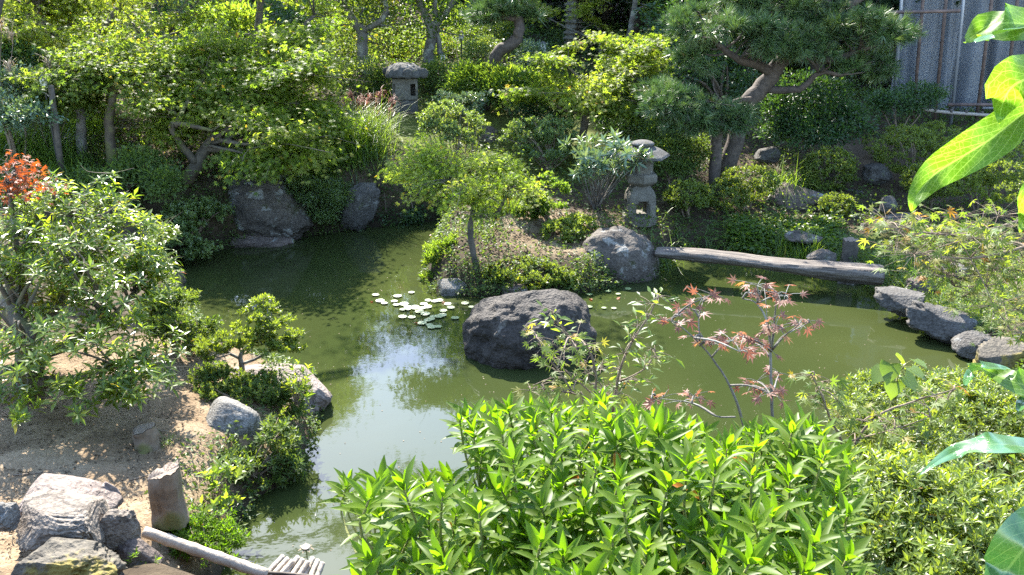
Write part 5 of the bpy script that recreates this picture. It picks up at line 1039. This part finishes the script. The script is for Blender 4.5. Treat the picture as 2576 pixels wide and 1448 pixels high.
sapling('maple_sapling', 'slender maple sapling with faded pink leaves against the green water', 2.5, [[(1880,1180),(1868,1060),(1835,970),(1790,900),(1745,850),(1690,805)], [(1945,1120),(1942,1000),(1938,900),(1932,820),(1905,765),(1868,752)], [(1940,885),(1965,850),(2000,830),(2035,812)], [(1850,1050),(1800,1047),(1740,1015),(1650,1002)], [(1760,870),(1758,800),(1768,760)]],
    [(1768,752),(1735,778),(1708,795),(1800,745),(1885,738),(1922,722),(1955,738),(1975,745),(1905,720),(1930,808),(1950,822),(2010,818),(2030,812),(1770,852),(1805,848),(1840,858),(1872,850),(1895,862),(1920,870),(1790,868),(1860,885),(1905,960),(1925,985),(1945,990),(1890,970),(1640,995),(1670,1000),(1720,1010),(1745,998),(1960,940),(1690,812)], 6, ('maple',.046,'pink_maple'), .035, 'grey', foot=(.68,2.4,2.1))
sapling('leafy_sapling', 'light green shrubby shoots rising in front of the smooth dark boulder', 3.1, [[(1500,1040),(1480,960),(1450,880),(1410,820),(1390,790)], [(1540,1040),(1560,930),(1590,860),(1630,800),(1655,750)], [(1500,1000),(1420,930),(1370,880)], [(1560,960),(1620,930),(1650,890)], [(1480,960),(1400,950),(1340,970)]],
    [(1390,785),(1400,815),(1425,840),(1445,870),(1460,905),(1480,940),(1655,745),(1640,765),(1625,790),(1605,820),(1590,850),(1570,890),(1560,925),(1620,915),(1640,880),(1650,900),(1510,930),(1530,970),(1580,960),(1610,960)], 11, ('lance_lo',.045,'fresh'), .035, 'twig', foot=(.35,3.2,1.2), cat='shrub', droop=.15)
sapling('maple_sapling', 'low maple sapling with pale yellow green leaves over the dark boulder', 2.9, [[(1470,1060),(1440,990),(1410,940),(1370,890),(1350,850)], [(1480,1050),(1500,960),(1480,880),(1430,850)], [(1440,990),(1370,980),(1330,975)]],
    [(1350,850),(1365,875),(1395,900),(1420,880),(1450,850),(1470,870),(1495,880),(1400,935),(1360,970),(1335,985),(1380,990),(1420,985),(1450,960),(1490,930),(1520,985),(1560,990),(1385,865),(1330,830)], 7, ('maple',.05,'gold_maple'), .045, 'twig', foot=(.22,3.0,1.3))
sapling('maple_sapling', 'faded tan maple sprays resting on the dense azalea mound', 2.75, [[(2110,1160),(2090,1060),(2060,980),(2040,940)], [(2150,1120),(2200,1050),(2300,1010),(2400,980)], [(2140,1110),(2250,1080),(2340,1050)]],
    [(2050,945),(2070,960),(2095,985),(2110,1010),(2080,1030),(2050,1000),(2130,1050),(2170,1060),(2210,1050),(2250,1055),(2290,1040),(2330,1020),(2360,1000),(2400,975),(2380,1010),(2230,1085),(2270,1080),(2150,1090)], 6, ('maple',.062,'gold_maple'), .05, 'twig', foot=(1.05,2.7,1.7))
sapling('maple_bough', 'golden green maple boughs drooping over the grassy shore', 4.3, [[(2720,480),(2600,540),(2480,580),(2350,590),(2240,560)], [(2720,560),(2580,620),(2440,650),(2320,640)], [(2720,640),(2600,690),(2480,720),(2400,720)], [(2720,720),(2620,790),(2540,830)]],
    [(2230,555),(2260,575),(2290,590),(2330,575),(2300,545),(2350,610),(2390,590),(2430,575),(2420,545),(2470,560),(2510,545),(2550,570),(2470,600),(2520,610),(2560,630),(2300,640),(2250,620),(2340,650),(2390,640),(2440,655),(2490,650),(2540,680),(2420,700),(2460,715),(2510,720),(2560,720),(2380,690),(2560,780),(2530,820),(2570,840),(2500,770),(2260,610),(2310,600),(2370,630),(2410,610),(2450,600),(2500,590),(2540,610),(2580,600),(2400,660),(2450,690),(2500,680),(2560,700),(2350,690),(2600,650),(2600,760),(2440,740)], 19, ('maple',.068,'gold_maple'), .11, 'twig', cat='tree branch', foot=(3.4,4.2,3.6), jy=.25)
def heart_plant():
    rng = nrng(); Y = 2.9; f = np.array([1.25,2.9,1.7]); root = empty('heart_leaf_plant', f, 'young plant with broad heart shaped leaves standing over the azalea mound', 'plant'); T = Tubes()
    t = W(2262, 935, Y=Y); T.add([f, (f+t)/2+(.03,0,0), t], [.006,.005,.003], 6); P = []; D = []; N = []
    for u, v, du, dv, nx in ((2225,930,-34,35,-.5),(2240,915,-5,45,.0),(2290,925,30,20,.5),(2262,905,12,-14,.1),(2275,945,45,45,.5),(2250,960,-10,62,-.1),(2300,905,26,14,.5)):
        a = W(u, v, Y=Y); b = W(u+du, v+dv, Y=Y-.04); T.add([t, (t+a)/2+(0,0,.01), a], [.002,.0017,.0014], 4); P.append(a); D.append(b-a); N.append(np.array([nx,-.6,.75]))
    T.build('stem', BK['shoot'], root); leaves('foliage', root, LM['fresh'], np.array(P), unit(np.array(D)), np.array(N), np.array([.075,.08,.07,.05,.085,.07,.06]), 'heart', np.array([.6,.4,.7,.8,.5,.6,.7]), rng, True)
def t_heart():
    V = []; T = []; rows = [(0,.1),(.0,.42),(.15,.48),(.4,.44),(.65,.28),(.85,.11),(1,.01)]
    for i, (y, w) in enumerate(rows): V += [(-w, y-.1*(i == 1), .08*w-.15*y*y), (0, y, -.15*y*y), (w, y-.1*(i == 1), .08*w-.15*y*y)]
    for i in range(len(rows)-1):
        for k in (0, 1): a = i*3+k; T += [(a, a+1, a+4), (a, a+4, a+3)]
    return np.array(V), np.array(T)
TD['heart'] = t_heart(); heart_plant()

# broad leaves of a branch close to the lens
def veinmat(name, c1, c2, vein, trans, rough, spec):
    m, N, L, P = newmat(name)
    def at(n): q = N.new("ShaderNodeAttribute"); q.attribute_name = n; return q.outputs['Fac']
    def mth(op, a, b=None):
        q = N.new("ShaderNodeMath"); q.operation = op
        for i, z in enumerate((a, b)):
            if z is None: continue
            if hasattr(z, 'is_output'): L.new(z, q.inputs[i])
            else: q.inputs[i].default_value = z
        return q.outputs[0]
    ax = mth('ABSOLUTE', at('across')); t = ntex(N, L, 30, 2); wob = mth('MULTIPLY', t.outputs[0], .35)
    lane = mth('ADD', mth('SUBTRACT', mth('MULTIPLY', at('along'), 9.0), mth('MULTIPLY', ax, 2.6)), wob); fr = mth('ABSOLUTE', mth('SUBTRACT', mth('FRACT', lane), .5))
    side = mth('LESS_THAN', fr, .035); mid = mth('LESS_THAN', ax, .045); v = mth('MAXIMUM', side, mid)
    vo = N.new("ShaderNodeTexVoronoi"); vo.feature = 'DISTANCE_TO_EDGE'; vo.inputs['Scale'].default_value = 170; c = N.new("ShaderNodeTexCoord"); L.new(c.outputs['Object'], vo.inputs['Vector'])
    v = mth('MAXIMUM', v, mth('MULTIPLY', mth('LESS_THAN', vo.outputs[0], .05), .35))
    t2 = ntex(N, L, 14, 4); r = ramp(N, [(.3,c1),(.7,c2)]); L.new(t2.outputs[0], r.inputs[0]); col = mix(N, L, mth('MULTIPLY', v, .8), r.outputs[0], vein)
    L.new(col, P.inputs['Base Color']); P.inputs['Roughness'].default_value = rough; P.inputs['Specular IOR Level'].default_value = spec
    L.new(bump(N, L, v, .25, .004), P.inputs['Normal'])
    tr = N.new("ShaderNodeBsdfTranslucent"); L.new(mix(N, L, 1.0, col, (1.8,1.9,.7), 'MULTIPLY'), tr.inputs[0]); s = N.new("ShaderNodeMixShader"); s.inputs[0].default_value = trans
    L.new(P.outputs[0], s.inputs[1]); L.new(tr.outputs[0], s.inputs[2]); L.new(s.outputs[0], N["Material Output"].inputs[0]); return m
def broad_branch():
    mA = veinmat('broad_leaf', (.07,.15,.01), (.10,.19,.016), (.26,.36,.10), .6, .4, .4); mB = veinmat('broad_leaf_old', (.03,.09,.02), (.05,.13,.03), (.1,.18,.06), .15, .25, .8)
    Y = .85; foot = W(2720, 300, Y=Y); root = empty('broadleaf_branch', foot, 'branch of big glossy broad leaves hanging close by the picture edge', 'branch')
    T = Tubes(); tw = [(2760,1500),(2700,1250),(2680,1000),(2660,700),(2640,400),(2625,200),(2610,40)]
    T.add([W(u, v, Y=Y) for u, v in tw], [.006,.006,.005,.005,.004,.003,.002], 6, 4); T.build('twig', BK['shoot'], root)
    def leaf(path, wid, mt, nrm, yb=0., fold=.25, roll=0.):
        # path: survey pixels from stalk to tip, wid: half width in px at each path point
        n = len(path); seg = 24; c = []; w = []
        for i in range(seg+1):
            t = i/seg*(n-1); k = min(int(t), n-2); f = t-k; f = f; u = [path[max(k-1,0)], path[k], path[k+1], path[min(k+2,n-1)]]
            def cr(z): return .5*(2*z[1]+(z[2]-z[0])*f+(2*z[0]-5*z[1]+4*z[2]-z[3])*f*f+(3*z[1]-z[0]-3*z[2]+z[3])*f**3)
            uu, vv = cr([q[0] for q in u]), cr([q[1] for q in u]); c.append(W(uu, vv, Y=Y+yb*i/seg+(0.012*math.sin(i*.5)))); w.append(max(0, cr([wid[max(k-1,0)], wid[k], wid[k+1], wid[min(k+2,n-1)]]))*Y/F)
        c = np.array(c); tan = unit(np.gradient(c, axis=0)); nr = np.array(nrm, float); V = []; al = []; ac = []; m = 8
        for i in range(seg+1):
            nn = nr-tan[i]*(nr@tan[i]); nn = nn/np.linalg.norm(nn); x = np.cross(tan[i], nn)
            for j in range(-m, m+1):
                a = j/m; V.append(c[i]+x*a*w[i]+nn*(abs(a)*w[i]*fold-.02*w[i]*math.sin(i*.9)*a*a+.12*w[i]*math.sin(i*.45+a*2)*abs(a))); al.append(i/seg); ac.append(a)
        k = 2*m+1; Q = [(i*k+j, i*k+j+1, (i+1)*k+j+1, (i+1)*k+j) for i in range(seg) for j in range(2*m)]
        return mesh_obj('leaf', V, Q, mt, root, True, {'along': al, 'across': ac})
    leaf([(2640,250),(2576,285),(2500,345),(2420,395),(2350,440),(2305,495),(2293,532)], [8,40,52,48,40,22,2], mA, (-.35,-.85,.25))
    leaf([(2650,60),(2590,62),(2530,58),(2480,68),(2447,92),(2425,108)], [10,46,50,38,18,4], mA, (-.1,-.8,.45), fold=.1)
    leaf([(2600,62),(2570,70),(2520,82),(2470,100),(2455,108)], [6,14,20,14,2], mB, (.1,.1,1), yb=-.06, fold=.1)
    leaf([(2660,150),(2600,190),(2545,220),(2520,270),(2515,312)], [10,62,60,26,2], mA, (-.2,-.85,.35), fold=.15)
    leaf([(2640,420),(2600,480),(2580,540),(2566,585)], [8,30,22,2], mA, (-.3,-.8,.3))
    leaf([(2680,990),(2600,975),(2530,955),(2470,928),(2430,915)], [8,46,40,16,2], mA, (.1,-.6,.7))
    leaf([(2540,930),(2500,925),(2460,925),(2432,955),(2428,975)], [4,22,18,10,2], mB, (.2,-.2,1), yb=-.05)
    leaf([(2660,1130),(2576,1125),(2500,1118),(2420,1132),(2360,1160),(2308,1200)], [8,40,42,26,12,2], mB, (.05,-.3,1), yb=-.03, fold=.15)
    leaf([(2700,1240),(2620,1330),(2560,1400),(2510,1470),(2490,1520)], [10,75,80,50,10], mB, (-.2,-.6,.5), yb=-.05)
    leaf([(2660,1010),(2610,1000),(2575,1015),(2560,1040)], [5,28,18,3], mB, (0,.2,1), yb=-.05)
broad_branch()
# high boughs over the pond: out of the frame, seen mirrored in the water
b = np.array([-7.5, 12.3, gz(-7.5,12.3)])
plant('maple_tree', 'tall maple whose high boughs are mirrored in the pond', 'tree', b, [(np.array([-1.6,15.2,6.1]), np.array([1.4,.9,.45])), (np.array([-2.9,15.8,7.2]), np.array([1.0,.9,.5]))],
      ('star',.075,'green_maple'), 5000, 80, .3, .35, [[(*b,.14), (-7.1,12.5,3.2,.12), (-6.2,13,5.2,.09), (-4.5,13.8,6.0,.06), (-2.6,14.8,6.2,.03), (-1.2,15.3,6.2,.015)], [(-6.3,13,5.1,.07), (-5.0,14.3,6.8,.05), (-3.0,15.6,7.2,.02)]], bark='dark', limbs=60)
